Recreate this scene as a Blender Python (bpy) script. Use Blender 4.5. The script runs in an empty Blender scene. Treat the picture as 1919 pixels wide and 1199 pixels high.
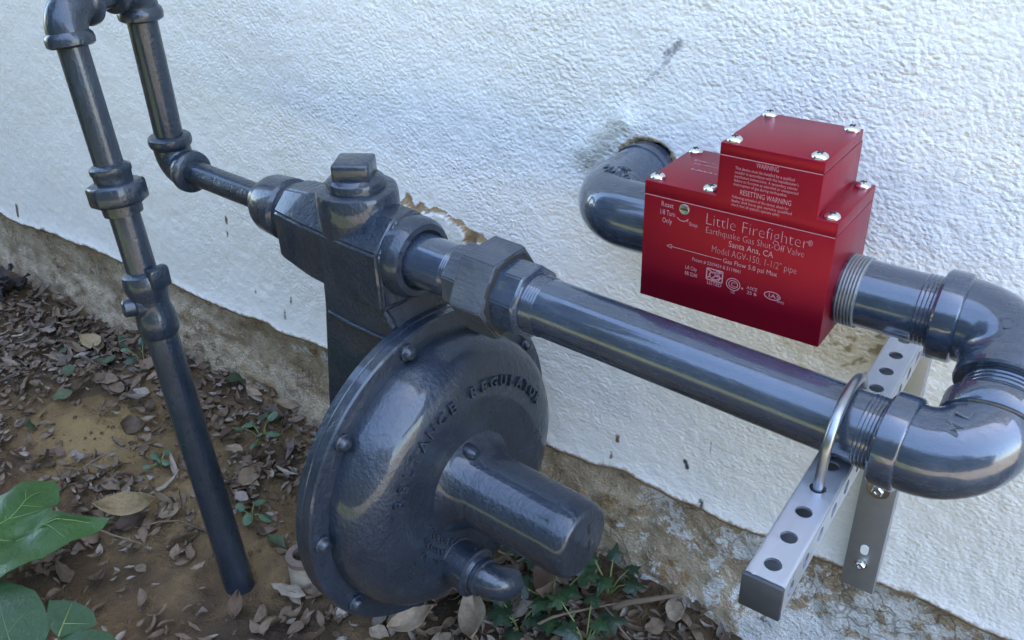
import bpy, bmesh, math, random
import numpy as np
from mathutils import Vector, Matrix

R = math.radians
PI = math.pi
random.seed(7)
rng = np.random.default_rng(11)
scene = bpy.context.scene
C = bpy.data.collections.new('scene_objects')
scene.collection.children.link(C)

# ------------------------------------------------------------------ camera
cam_d = bpy.data.cameras.new('camera')
cam = bpy.data.objects.new('camera', cam_d)
scene.collection.objects.link(cam)
right = Vector((0.80637, 0.59058, -0.03134)).normalized()
fwd = Vector((-0.51929, 0.68168, -0.51542)).normalized()
up = right.cross(fwd).normalized()
cam.matrix_world = Matrix(((right.x, up.x, -fwd.x, 0.0), (right.y, up.y, -fwd.y, -0.69),
                           (right.z, up.z, -fwd.z, 0.85), (0, 0, 0, 1)))
cam_d.sensor_width = 36
cam_d.lens = 31.98
cam_d.clip_start = 0.02
cam_d.clip_end = 500
scene.camera = cam

# ------------------------------------------------------------------ sky, sun, exposure
# open shade: the sun stands behind the house, the wall is lit by the sky in front of it
SUN_EL, SUN_AZ = 62.0, 42.0     # azimuth from +y towards +x
world = bpy.data.worlds.new('World')
scene.world = world
world.use_nodes = True
wn = world.node_tree
wn.nodes.clear()
sky = wn.nodes.new('ShaderNodeTexSky')
sky.sky_type = 'NISHITA'
sky.sun_disc = False
sky.sun_elevation = R(SUN_EL)
sky.sun_rotation = R(SUN_AZ)
sky.altitude = 100
sky.air_density = 1.0
sky.dust_density = 1.5
sky.ozone_density = 1.0
bg = wn.nodes.new('ShaderNodeBackground')
bg.inputs['Strength'].default_value = 0.12
wo = wn.nodes.new('ShaderNodeOutputWorld')
wn.links.new(sky.outputs[0], bg.inputs[0])
wn.links.new(bg.outputs[0], wo.inputs[0])

sun_d = bpy.data.lights.new('sun', 'SUN')
sun_d.energy = 4.5
sun_d.angle = R(0.5)
sun_d.color = (1.0, 0.95, 0.87)
sun = bpy.data.objects.new('sun', sun_d)
scene.collection.objects.link(sun)
sdir = Vector((math.sin(R(SUN_AZ)) * math.cos(R(SUN_EL)), math.cos(R(SUN_AZ)) * math.cos(R(SUN_EL)), math.sin(R(SUN_EL))))
sun.rotation_euler = sdir.to_track_quat('Z', 'Y').to_euler()
sun.location = (2, 4, 8)

scene.view_settings.view_transform = 'Standard'
scene.view_settings.look = 'None'
scene.view_settings.exposure = 3.7
scene.view_settings.gamma = 1.0
scene.cycles.max_bounces = 6
scene.cycles.diffuse_bounces = 4
scene.cycles.glossy_bounces = 3

# ------------------------------------------------------------------ node helpers
class NT:
    def __init__(self, name):
        self.m = bpy.data.materials.new(name)
        self.m.use_nodes = True
        self.t = self.m.node_tree
        self.b = self.t.nodes['Principled BSDF']
    def n(self, typ, **kw):
        nd = self.t.nodes.new(typ)
        for k, v in kw.items():
            setattr(nd, k, v)
        return nd
    def l(self, a, b):
        self.t.links.new(a, b)
    def set(self, **kw):
        for k, v in kw.items():
            self.b.inputs[k.replace('_', ' ')].default_value = v
    def coord(self, scale=(1, 1, 1)):
        tc = self.n('ShaderNodeTexCoord')
        mp = self.n('ShaderNodeMapping')
        mp.inputs['Scale'].default_value = scale
        self.l(tc.outputs['Object'], mp.inputs[0])
        return mp.outputs[0]
    def noise(self, co, scale, detail=4, rough=0.55, dist=0.0):
        nd = self.n('ShaderNodeTexNoise')
        nd.inputs['Scale'].default_value = scale
        nd.inputs['Detail'].default_value = detail
        nd.inputs['Roughness'].default_value = rough
        nd.inputs['Distortion'].default_value = dist
        self.l(co, nd.inputs['Vector'])
        return nd.outputs['Fac']
    def ramp(self, fac, stops, interp='LINEAR'):
        r = self.n('ShaderNodeValToRGB')
        r.color_ramp.interpolation = interp
        el = r.color_ramp.elements
        while len(el) < len(stops):
            el.new(0.5)
        for e, (p, c) in zip(el, stops):
            e.position = p
            e.color = (*c, 1) if len(c) == 3 else c
        self.l(fac, r.inputs[0])
        return r.outputs[0]
    def maprange(self, fac, a, b, c, d, clamp=True):
        m = self.n('ShaderNodeMapRange')
        m.clamp = clamp
        for i, v in zip((1, 2, 3, 4), (a, b, c, d)):
            m.inputs[i].default_value = v
        self.l(fac, m.inputs[0])
        return m.outputs[0]
    def mix(self, fac, a, b, blend='MIX'):
        m = self.n('ShaderNodeMix', data_type='RGBA', blend_type=blend)
        for sock, v in ((m.inputs[0], fac), (m.inputs[6], a), (m.inputs[7], b)):
            if isinstance(v, (int, float)):
                sock.default_value = v
            elif isinstance(v, tuple):
                sock.default_value = (*v, 1)
            else:
                self.l(v, sock)
        return m.outputs[2]
    def math(self, op, a, b=0.0):
        m = self.n('ShaderNodeMath', operation=op)
        for sock, v in ((m.inputs[0], a), (m.inputs[1], b)):
            if isinstance(v, (int, float)):
                sock.default_value = v
            else:
                self.l(v, sock)
        return m.outputs[0]
    def bump(self, h, dist, strength=1.0, prev=None):
        b = self.n('ShaderNodeBump')
        b.inputs['Strength'].default_value = strength
        b.inputs['Distance'].default_value = dist
        self.l(h, b.inputs['Height'])
        if prev is not None:
            self.l(prev, b.inputs['Normal'])
        return b.outputs[0]
    def normal(self, s):
        self.l(s, self.b.inputs['Normal'])

def paint(name, col, rough=(0.2, 0.38), lump=0.0005, fine=0.00012, dark=0.72, spec=0.6, coat=0.0, brush=(14, 190, 190), dust=0.25, coat_r=0.06):
    n = NT(name)
    co = n.coord()
    big = n.noise(co, 28, 3)
    fn = n.noise(co, 260, 4)
    br = n.noise(n.coord(brush), 1.0, 4, 0.6)
    c1 = n.mix(n.maprange(big, 0.35, 0.7, 0, 1), tuple(v * dark for v in col), col)
    # thin spots and scuffs in the paint, then dust lying on it
    dirt = n.maprange(n.noise(co, 75, 6, 0.7), 0.58, 0.74, 0, 0.5)
    c2 = n.mix(dirt, c1, tuple(min(1, v * 1.5 + 0.012) for v in col))
    c2 = n.mix(n.maprange(n.noise(co, 330, 5, 0.7), 0.68, 0.74, 0, 0.45), c2, (0.14, 0.14, 0.13))
    c2 = n.mix(n.math('MULTIPLY', n.maprange(n.noise(co, 18, 5, 0.7), 0.5, 0.75, 0, 1), dust), c2, (0.17, 0.155, 0.13))
    n.l(c2, n.b.inputs['Base Color'])
    rr_ = n.math('ADD', n.maprange(n.noise(co, 60, 5, 0.65), 0.3, 0.7, rough[0], rough[1]), n.maprange(br, 0.5, 0.75, 0, 0.22))
    n.l(rr_, n.b.inputs['Roughness'])
    hh = n.math('ADD', n.math('MULTIPLY', big, lump), n.math('ADD', n.math('MULTIPLY', fn, fine * 2.5), n.math('MULTIPLY', br, fine * 3.0)))
    n.normal(n.bump(hh, 1.0, 1.0))
    n.set(Specular_IOR_Level=spec, Coat_Weight=coat, Coat_Roughness=coat_r, Coat_IOR=1.6)
    return n.m

M = {}
M['pipe'] = paint('grey_pipe_paint', (0.034, 0.048, 0.074), (0.14, 0.30), 0.00022, 0.00008, spec=0.5, coat=0.85, dust=0.05, coat_r=0.04)
M['cast'] = paint('grey_cast_iron_paint', (0.016, 0.025, 0.040), (0.24, 0.46), 0.0014, 0.00042, spec=0.4, coat=0.50, brush=(120, 120, 60), dust=0.02, coat_r=0.07)
M['dark_riser'] = paint('dark_riser_paint', (0.017, 0.026, 0.039), (0.22, 0.42), 0.0014, 0.00030, spec=0.45, coat=0.35, brush=(170, 170, 14), dust=0.0, coat_r=0.10)  # darker base colour than the pipe paint, for riser and drop pipes
M['union'] = paint('union_paint', (0.055, 0.062, 0.074), (0.36, 0.52), 0.0003, 0.0003)

def simple(name, col, rough=0.5, metal=0.0, var=0.15, scale=80, bump=0.0, spec=0.5):
    n = NT(name)
    co = n.coord()
    f = n.noise(co, scale, 4)
    n.l(n.mix(f, tuple(v * (1 - var) for v in col), tuple(min(1, v * (1 + var)) for v in col)), n.b.inputs['Base Color'])
    n.set(Roughness=rough, Metallic=metal, Specular_IOR_Level=spec)
    if bump:
        n.normal(n.bump(n.noise(co, scale * 3, 4), bump))
    return n.m

# red anodised aluminium: fine vertical brushing
n = NT('red_anodised_aluminium')
co = n.coord((900, 900, 30))
br = n.noise(co, 1.0, 3)
cl = n.noise(n.coord(), 35, 3)
n.l(n.mix(cl, (0.22, 0.0012, 0.014), (0.285, 0.003, 0.021)), n.b.inputs['Base Color'])
n.l(n.maprange(br, 0.2, 0.8, 0.30, 0.44), n.b.inputs['Roughness'])
n.set(Metallic=0.5, Specular_IOR_Level=0.3, Coat_Weight=0.10, Coat_Roughness=0.36, Coat_IOR=1.6)
n.normal(n.bump(br, 0.00003))
M['red'] = n.m
M['etch'] = simple('etched_silver_lettering', (0.46, 0.21, 0.24), 0.5, 0.1, 0.4, 1200)
M['screw'] = simple('bright_zinc_screw', (0.72, 0.72, 0.72), 0.22, 1.0, 0.06, 300)
M['slot'] = simple('screw_recess', (0.03, 0.03, 0.03), 0.6, 0.3)
M['black'] = simple('black_plastic', (0.035, 0.04, 0.048), 0.42, 0.0, 0.2, 200, 0.00008)
n = NT('galvanised_steel')
co = n.coord((60, 4, 60))
sp = n.n('ShaderNodeTexVoronoi'); sp.inputs['Scale'].default_value = 150
n.l(n.coord(), sp.inputs['Vector'])
n.l(n.mix(n.noise(co, 4, 4), (0.43, 0.46, 0.51), (0.56, 0.59, 0.64)), n.b.inputs['Base Color'])
n.l(n.maprange(sp.outputs['Distance'], 0, 0.7, 0.30, 0.42), n.b.inputs['Roughness'])
n.set(Metallic=0.85)
M['steel'] = n.m
M['strap'] = simple('dull_steel_strap', (0.36, 0.37, 0.38), 0.45, 0.7, 0.12, 120)
M['ubolt'] = simple('zinc_u_bolt', (0.27, 0.28, 0.30), 0.30, 0.9, 0.12, 200)

# ------------------------------------------------------------------ mesh helpers
def frame(axis, ref=None):
    a = Vector(axis).normalized()
    r = Vector(ref) if ref is not None else (Vector((0, 0, 1)) if abs(a.z) < 0.9 else Vector((1, 0, 0)))
    v = (r - a * r.dot(a)).normalized()
    w = a.cross(v)
    return a, v, w

def lathe(bm, org, axis, prof, seg=48, ref=None, cap=True, phase=0.0):
    """prof: list of (axial, radius)"""
    a, v, w = frame(axis, ref)
    org = Vector(org)
    rings = []
    for s, r in prof:
        ring = [bm.verts.new(org + a * s + v * (r * math.cos(2 * PI * k / seg + phase)) + w * (r * math.sin(2 * PI * k / seg + phase))) for k in range(seg)]
        rings.append(ring)
    for i in range(len(rings) - 1):
        for k in range(seg):
            k2 = (k + 1) % seg
            bm.faces.new((rings[i][k], rings[i][k2], rings[i + 1][k2], rings[i + 1][k]))
    if cap:
        bm.faces.new(list(reversed(rings[0])))
        bm.faces.new(rings[-1])
    return bm

def tube(bm, path, rad, seg=20, cap=True):
    pts = [Vector(p) for p in path]
    rads = rad if isinstance(rad, (list, tuple)) else [rad] * len(pts)
    a0 = (pts[1] - pts[0]).normalized()
    _, v, _ = frame(a0)
    rings = []
    for i, p in enumerate(pts):
        if i == 0:
            t = pts[1] - pts[0]
        elif i == len(pts) - 1:
            t = pts[-1] - pts[-2]
        else:
            t = (pts[i + 1] - p).normalized() + (p - pts[i - 1]).normalized()
        t.normalize()
        v = (v - t * v.dot(t)).normalized()
        w = t.cross(v)
        rings.append([bm.verts.new(p + v * (rads[i] * math.cos(2 * PI * k / seg)) + w * (rads[i] * math.sin(2 * PI * k / seg))) for k in range(seg)])
    for i in range(len(rings) - 1):
        for k in range(seg):
            k2 = (k + 1) % seg
            bm.faces.new((rings[i][k], rings[i][k2], rings[i + 1][k2], rings[i + 1][k]))
    if cap:
        bm.faces.new(list(reversed(rings[0])))
        bm.faces.new(rings[-1])
    return bm

def box(bm, lo, hi, bev=0.0, seg=2):
    ret = bmesh.ops.create_cube(bm, size=1.0)
    vs = ret['verts']
    for v in vs:
        v.co = Vector([lo[i] + (v.co[i] + 0.5) * (hi[i] - lo[i]) for i in range(3)])
    if bev:
        es = list({e for v in vs for e in v.link_edges})
        bmesh.ops.bevel(bm, geom=es, offset=bev, segments=seg, affect='EDGES', profile=0.5)
    return bm

def prism(bm, poly, mapf, d0, d1, bev=0.0):
    """extrude a 2-D polygon; mapf(u, v, d) -> point"""
    a = [bm.verts.new(mapf(u, v, d0)) for u, v in poly]
    b = [bm.verts.new(mapf(u, v, d1)) for u, v in poly]
    k = len(poly)
    fs = [bm.faces.new(list(reversed(a))), bm.faces.new(b)]
    for i in range(k):
        fs.append(bm.faces.new((a[i], a[(i + 1) % k], b[(i + 1) % k], b[i])))
    bmesh.ops.recalc_face_normals(bm, faces=fs)
    if bev:
        es = list({e for v in a + b for e in v.link_edges})
        bmesh.ops.bevel(bm, geom=es, offset=bev, segments=2, affect='EDGES', profile=0.5)
    return bm

def root_of(o):
    while o.parent:
        o = o.parent
    return o

def finish(me, mat, smooth=35):
    if mat is not None:
        me.materials.append(mat)
    if smooth:
        me.polygons.foreach_set('use_smooth', [True] * len(me.polygons))
        me.set_sharp_from_angle(angle=R(smooth))
    me.update()

def obj(name, bm, mat, parent=None, smooth=35, recalc=False):
    """bm is in world space; the mesh becomes one object, a child of `parent` when given"""
    if recalc:
        bmesh.ops.recalc_face_normals(bm, faces=bm.faces[:])
    me = bpy.data.meshes.new(name)
    bm.to_mesh(me)
    bm.free()
    finish(me, mat, smooth)
    o = bpy.data.objects.new(name, me)
    C.objects.link(o)
    if parent is not None:
        o.parent = parent
        loc = root_of(parent).location
        if loc.length:
            me.transform(Matrix.Translation(-loc))
    return o

def tag(o, label, cat, group=None):
    o['label'] = label
    o['category'] = cat
    if group:
        o['group'] = group
    return o

def thing(name, label, cat, loc=(0, 0, 0), group=None):
    o = bpy.data.objects.new(name, None)
    C.objects.link(o)
    o.location = loc
    o.empty_display_size = 0.02
    return tag(o, label, cat, group)

def B():
    return bmesh.new()

def arc_path(corner, d_in, d_out, ext, rad, n=14):
    """path of an elbow: from corner + d_in*ext to corner + d_out*ext, rounded with bend radius rad"""
    c, a, b = Vector(corner), Vector(d_in).normalized(), Vector(d_out).normalized()
    ctr = c + (a + b) * rad
    pts = [c + a * ext] if ext > rad + 1e-4 else []
    for i in range(n + 1):
        t = (PI / 2) * i / n
        pts.append(ctr - b * rad * math.cos(t) - a * rad * math.sin(t))
    if ext > rad + 1e-4:
        pts.append(c + b * ext)
    return pts

def threads(bm, org, axis, s0, s1, r_in, r_out, k):
    prof = [(s0, r_in)]
    for i in range(k):
        t0 = s0 + (s1 - s0) * i / k
        t1 = s0 + (s1 - s0) * (i + 1) / k
        prof += [(t0 + (t1 - t0) * 0.25, r_out), (t0 + (t1 - t0) * 0.6, r_out), (t1, r_in)]
    return lathe(bm, org, axis, prof, 48)

# cheap numpy value noise for the displaced sheets
def vnoise(x, y, scale, seed=0):
    X, Y = x * scale, y * scale
    xi, yi = np.floor(X).astype(np.int64), np.floor(Y).astype(np.int64)
    fx, fy = X - xi, Y - yi
    fx, fy = fx * fx * (3 - 2 * fx), fy * fy * (3 - 2 * fy)
    def h(a, b):
        v = (a * 374761393 + b * 668265263 + seed * 1442695041) & 0xFFFFFFFF
        v = ((v ^ (v >> 13)) * 1274126177) & 0xFFFFFFFF
        return ((v ^ (v >> 16)) & 0xFFFF) / 65535.0
    return (h(xi, yi) * (1 - fx) + h(xi + 1, yi) * fx) * (1 - fy) + (h(xi, yi + 1) * (1 - fx) + h(xi + 1, yi + 1) * fx) * fy

def fbm(x, y, scale, oct=4, seed=0, gain=0.5):
    s, a, t = 0.0, 1.0, 0.0
    for i in range(oct):
        s = s + a * vnoise(x, y, scale * 2 ** i, seed + i * 17)
        t += a
        a *= gain
    return s / t

def axis_steps(lo, d0, d1, hi, step):
    """dense between d0 and d1, geometric growth out to lo and hi"""
    mid = list(np.arange(d0, d1 + step * 0.5, step))
    out, s, x = [], step, d1
    while x < hi:
        s *= 1.35; x = min(hi, mid[-1] + s if not out else out[-1] + s); out.append(x)
    left, s, x = [], step, d0
    while x > lo:
        s *= 1.35; x = max(lo, (left[-1] if left else d0) - s); left.append(x)
    return np.array(left[::-1] + mid + out)

def grid_mesh(name, xs, ys, posf, mat, colf=None):
    X, Y = np.meshgrid(xs, ys)
    P = posf(X, Y)
    nx, ny = len(xs), len(ys)
    idx = np.arange(nx * ny).reshape(ny, nx)
    q = np.stack([idx[:-1, :-1], idx[:-1, 1:], idx[1:, 1:], idx[1:, :-1]], -1).reshape(-1, 4)
    me = bpy.data.meshes.new(name)
    me.vertices.add(nx * ny)
    me.vertices.foreach_set('co', P.reshape(-1))
    me.loops.add(q.size)
    me.loops.foreach_set('vertex_index', q.reshape(-1))
    me.polygons.add(len(q))
    me.polygons.foreach_set('loop_start', np.arange(len(q)) * 4)
    me.polygons.foreach_set('use_smooth', np.ones(len(q), bool))
    me.update(calc_edges=True)
    if colf is not None:
        at = me.color_attributes.new('stain', 'FLOAT_COLOR', 'POINT')
        at.data.foreach_set('color', colf(X, Y).astype(np.float32).reshape(-1))
    me.materials.append(mat)
    o = bpy.data.objects.new(name, me)
    C.objects.link(o)
    return o

# ------------------------------------------------------------------ ground
def ground_h(x, y):
    x, y = np.asarray(x, float), np.asarray(y, float)
    near = np.exp(-((x + 0.8) ** 2) / 4.0) * np.exp(-(y + 0.2) ** 2 / 1.5)
    h = (fbm(x, y, 5, 4, 3) - 0.5) * 0.05 + (fbm(x, y, 45, 3, 9) - 0.5) * 0.014
    h = h * near
    h = h + 0.022 * np.exp(-((x + 1.17) / 0.11) ** 2 - ((y + 0.19) / 0.055) ** 2)      # sandy mound
    h = h + 0.03 * np.exp(-((y + 0.0) / 0.05) ** 2) * near                              # litter banked on the wall
    h = h - 0.012 * np.exp(-((x + 0.76) / 0.05) ** 2 - ((y + 0.265) / 0.04) ** 2)      # dip round the riser
    return h

n = NT('bare_soil')
co = n.coord()
f1 = n.noise(co, 5, 5, 0.6)
f2 = n.noise(co, 60, 6, 0.65)
f3 = n.noise(co, 400, 3)
c = n.ramp(f1, [(0.34, (0.062, 0.038, 0.021)), (0.5, (0.125, 0.080, 0.041)), (0.64, (0.20, 0.135, 0.066))])
c = n.mix(n.maprange(f2, 0.3, 0.7, 0, 1), c, n.mix(1.0, c, (1.65, 1.6, 1.5), 'MULTIPLY'))
c = n.mix(n.maprange(f3, 0.6, 0.75, 0, 0.6), c, (0.22, 0.18, 0.14))
at = n.n('ShaderNodeAttribute', attribute_name='stain')
c = n.mix(at.outputs['Alpha'], c, at.outputs['Color'])
sx = n.n('ShaderNodeSeparateXYZ'); n.l(co, sx.inputs[0])
c = n.mix(n.maprange(sx.outputs['Y'], -1.5, -1.2, 1, 0), c, n.mix(f2, (0.07, 0.085, 0.032), (0.12, 0.13, 0.055)))   # dry lawn begins out of frame
c = n.mix(n.maprange(n.math('ADD', sx.outputs['X'], n.math('MULTIPLY', sx.outputs['Y'], -0.25)), 0.45, 0.6, 0, 1), c, n.mix(f2, (0.16, 0.14, 0.105), (0.24, 0.21, 0.16)))   # pale gravel right of the frame
n.l(c, n.b.inputs['Base Color'])
n.set(Roughness=0.95, Specular_IOR_Level=0.15)
n.normal(n.bump(n.math('ADD', n.math('MULTIPLY', f3, 0.003), n.math('MULTIPLY', f2, 0.012)), 1.0))
M['soil'] = n.m

def soil_col(X, Y):
    a = np.exp(-((X + 1.17) / 0.13) ** 2 - ((Y + 0.19) / 0.07) ** 2) * (0.35 + 0.9 * fbm(X, Y, 30, 3, 5))
    a2 = np.exp(-((X + 0.73) / 0.16) ** 2 - ((Y + 0.30) / 0.07) ** 2) * fbm(X, Y, 40, 3, 8) * 1.1
    out = np.zeros(X.shape + (4,))
    out[..., 0], out[..., 1], out[..., 2] = 0.30, 0.20, 0.085
    s = a2 > a
    out[s, 0], out[s, 1], out[s, 2] = 0.030, 0.022, 0.018
    out[..., 3] = np.clip(np.maximum(a, a2), 0, 0.9)
    # dark humus where the litter lies thick
    hum = np.clip((fbm(X, Y, 9, 3, 91) - 0.43) * 3.0, 0, 0.75) + 0.6 * np.exp(-((X + 0.50) / 0.22) ** 2 - ((Y + 0.12) / 0.11) ** 2) + 0.45 * np.exp(-((X + 0.95) / 0.13) ** 2 - ((Y + 0.33) / 0.08) ** 2)
    hum = np.clip(hum * (0.5 + fbm(X, Y, 50, 3, 15)), 0, 0.85) * (Y > -1)
    s = hum > out[..., 3]
    out[s, 0], out[s, 1], out[s, 2] = 0.040, 0.029, 0.021
    out[..., 3] = np.maximum(out[..., 3], hum)
    return out

gx = axis_steps(-60, -1.95, 0.15, 60, 0.007)
gy = axis_steps(-80, -0.62, 0.03, 60, 0.007)
ground = grid_mesh('ground', gx, gy, lambda X, Y: np.stack([X, Y, ground_h(X, Y)], -1), M['soil'], soil_col)
ground['kind'] = 'structure'

# ------------------------------------------------------------------ house wall
house = thing('house_wall', 'rough off-white stucco house wall above a weathered concrete footing', 'wall', (0, 0, 0))

n = NT('painted_stucco')
co = n.coord((0.88, 1, 1.1))
big = n.noise(co, 3, 4)
med = n.noise(co, 270, 3, 0.55, 0.0)
vor = n.n('ShaderNodeTexVoronoi', feature='F1')
vor.inputs['Scale'].default_value = 235
warp = n.n('ShaderNodeMix', data_type='VECTOR')
nz = n.n('ShaderNodeTexNoise'); nz.inputs['Scale'].default_value = 60
n.l(co, nz.inputs['Vector'])
warp.inputs[0].default_value = 0.006
n.l(co, warp.inputs[4]); n.l(nz.outputs['Color'], warp.inputs[5])
n.l(warp.outputs[1], vor.inputs['Vector'])
sx = n.n('ShaderNodeSeparateXYZ'); n.l(n.coord(), sx.inputs[0])
amp = n.math('MULTIPLY', n.maprange(n.noise(co, 9, 5, 0.65), 0.32, 0.68, 0.35, 1.25), n.math('MULTIPLY', n.maprange(sx.outputs['X'], -1.3, -0.4, 0.45, 1.15), n.maprange(sx.outputs['Z'], 0.2, 0.52, 0.5, 1.1)))
hgt = n.math('MULTIPLY', n.math('ADD', n.math('MULTIPLY', med, 0.8), n.math('MULTIPLY', n.math('SUBTRACT', 1.0, vor.outputs['Distance']), 0.45)), amp)
col = n.mix(n.maprange(big, 0.35, 0.65, 0, 1), (0.79, 0.76, 0.69), (0.83, 0.805, 0.75))
ck = n.n('ShaderNodeTexVoronoi', feature='DISTANCE_TO_EDGE'); ck.inputs['Scale'].default_value = 3.2
ckw = n.n('ShaderNodeMix', data_type='VECTOR'); ckw.inputs[0].default_value = 0.10; n.l(co, ckw.inputs[4]); n.l(nz.outputs['Color'], ckw.inputs[5]); n.l(ckw.outputs[1], ck.inputs['Vector'])
col = n.mix(n.math('MULTIPLY', n.maprange(ck.outputs['Distance'], 0.0, 0.006, 0.5, 0), n.maprange(n.noise(co, 2.3, 2), 0.5, 0.6, 0, 1)), col, (0.36, 0.34, 0.30))
col = n.mix(n.maprange(n.noise(n.coord((1, 1, 0.6)), 7, 5, 0.65), 0.55, 0.8, 0, 0.25), col, (0.62, 0.60, 0.52))
col = n.mix(n.maprange(n.noise(co, 90, 5, 0.7), 0.62, 0.78, 0, 0.22), col, (0.50, 0.48, 0.44))
at = n.n('ShaderNodeAttribute', attribute_name='stain')
brk = n.noise(n.coord(), 110, 5, 0.7)
sa = n.maprange(n.math('ADD', at.outputs['Alpha'], n.math('MULTIPLY', n.math('SUBTRACT', brk, 0.5), 1.1)), 0.3, 0.62, 0, 1)
sa = n.math('MULTIPLY', sa, n.maprange(at.outputs['Alpha'], 0.02, 0.18, 0, 1))
col = n.mix(sa, col, at.outputs['Color'])
n.l(col, n.b.inputs['Base Color'])
n.set(Roughness=0.75, Specular_IOR_Level=0.3)
n.normal(n.bump(hgt, 0.0021, 1.0))
M['stucco'] = n.m

HOLE = (-0.366, 0.537)
def seg_d(X, Z, a, b):
    ax, az = a; bx, bz = b
    dx, dz = bx - ax, bz - az
    t = np.clip(((X - ax) * dx + (Z - az) * dz) / (dx * dx + dz * dz + 1e-12), 0, 1)
    return np.hypot(X - ax - t * dx, Z - az - t * dz)

# marks on the wall: (a, b, half width, colour, strength)
MARKS = [((-0.341, 0.655), (-0.352, 0.644), 0.0045, (0.16, 0.16, 0.17), 0.52),
         ((-0.349, 0.642), (-0.372, 0.617), 0.0030, (0.22, 0.22, 0.23), 0.42),
         ((-0.388, 0.226), (-0.3875, 0.219), 0.0030, (0.16, 0.10, 0.07), 0.62),
         ((-0.3937, 0.200), (-0.3935, 0.194), 0.0022, (0.16, 0.10, 0.07), 0.6),
         ((-0.306, 0.229), (-0.303, 0.221), 0.0026, (0.08, 0.08, 0.085), 0.7),
         ((-0.2845, 0.187), (-0.281, 0.177), 0.0022, (0.08, 0.08, 0.085), 0.65),
         ((-0.2772, 0.278), (-0.2806, 0.243), 0.0010, (0.30, 0.29, 0.28), 0.55),
         ((-0.908, 0.238), (-0.910, 0.228), 0.0024, (0.18, 0.15, 0.12), 0.58),
         ((-0.926, 0.210), (-0.928, 0.199), 0.0028, (0.16, 0.13, 0.10), 0.6),
         ((-0.985, 0.226), (-0.986, 0.222), 0.0022, (0.2, 0.17, 0.14), 0.55),
         ((-1.018, 0.332), (-1.019, 0.324), 0.0028, (0.16, 0.12, 0.10), 0.8),
         ((-1.023, 0.309), (-1.024, 0.302), 0.0022, (0.14, 0.11, 0.09), 0.8),
         ((-1.654, 0.200), (-1.658, 0.180), 0.0040, (0.14, 0.11, 0.09), 0.8),
         ((-0.250, 0.700), (-0.249, 0.690), 0.0010, (0.3, 0.3, 0.3), 0.6)]
rr = random.Random(4)
for k in range(45):
    x, z = rr.uniform(-1.7, -0.05), rr.uniform(0.19, 0.68)
    MARKS.append(((x, z), (x + rr.uniform(-.003, .003), z + rr.uniform(-.006, .002)), rr.uniform(0.0008, 0.0014), (0.26, 0.24, 0.21), rr.uniform(0.3, 0.55)))

def edge_z(X):
    return 0.175 + (fbm(X, X * 0 + 0.3, 16, 4, 21) - 0.5) * 0.022 - 0.010 * np.clip((-X - 0.9), 0, 1)

def wall_pos(X, V):
    # V: 0 at the ragged lower edge of the stucco, growing upwards; negative rows turn back into the wall
    Z = np.where(V < 0, edge_z(X), edge_z(X) * np.exp(-np.clip(V, 0, 9) / 0.08) + 0.175 * (1 - np.exp(-np.clip(V, 0, 9) / 0.08)) + V)
    near = np.exp(-((X + 0.8) ** 2) / 3)
    Y = -(fbm(X, Z, 6, 3, 31) - 0.5) * 0.006 * near - (fbm(X, Z, 130, 2, 33) - 0.5) * 0.0012 * near - (fbm(X, Z, 60, 2, 36) - 0.5) * 0.0010 * near
    Y = Y - 0.004 * np.exp(-np.clip(V, 0, 9) / 0.012)
    # broken hole round the pipe
    d = np.hypot(X - HOLE[0], Z - HOLE[1]) - 0.0285 - (fbm(X, Z, 60, 3, 41) - 0.45) * 0.010
    Y = Y + 0.016 * np.clip(-d / 0.006, 0, 1)
    # a thick smear of patching plaster above the hole
    ds = seg_d(X, Z, (-0.428, 0.545), (-0.392, 0.580))
    Y = Y - 0.004 * np.exp(-(ds / 0.014) ** 2)
    # patched lump with a broken edge behind the regulator
    dp = np.hypot((X + 0.64) / 0.085, (Z - 0.385) / 0.052) - 1 - (fbm(X, Z, 45, 3, 47) - 0.5) * 0.7
    Y = Y - 0.006 * np.clip(-dp / 0.06, 0, 1)
    Y = np.where(V < 0, 0.03, Y)
    return np.stack([X, Y, Z], -1)

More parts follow.
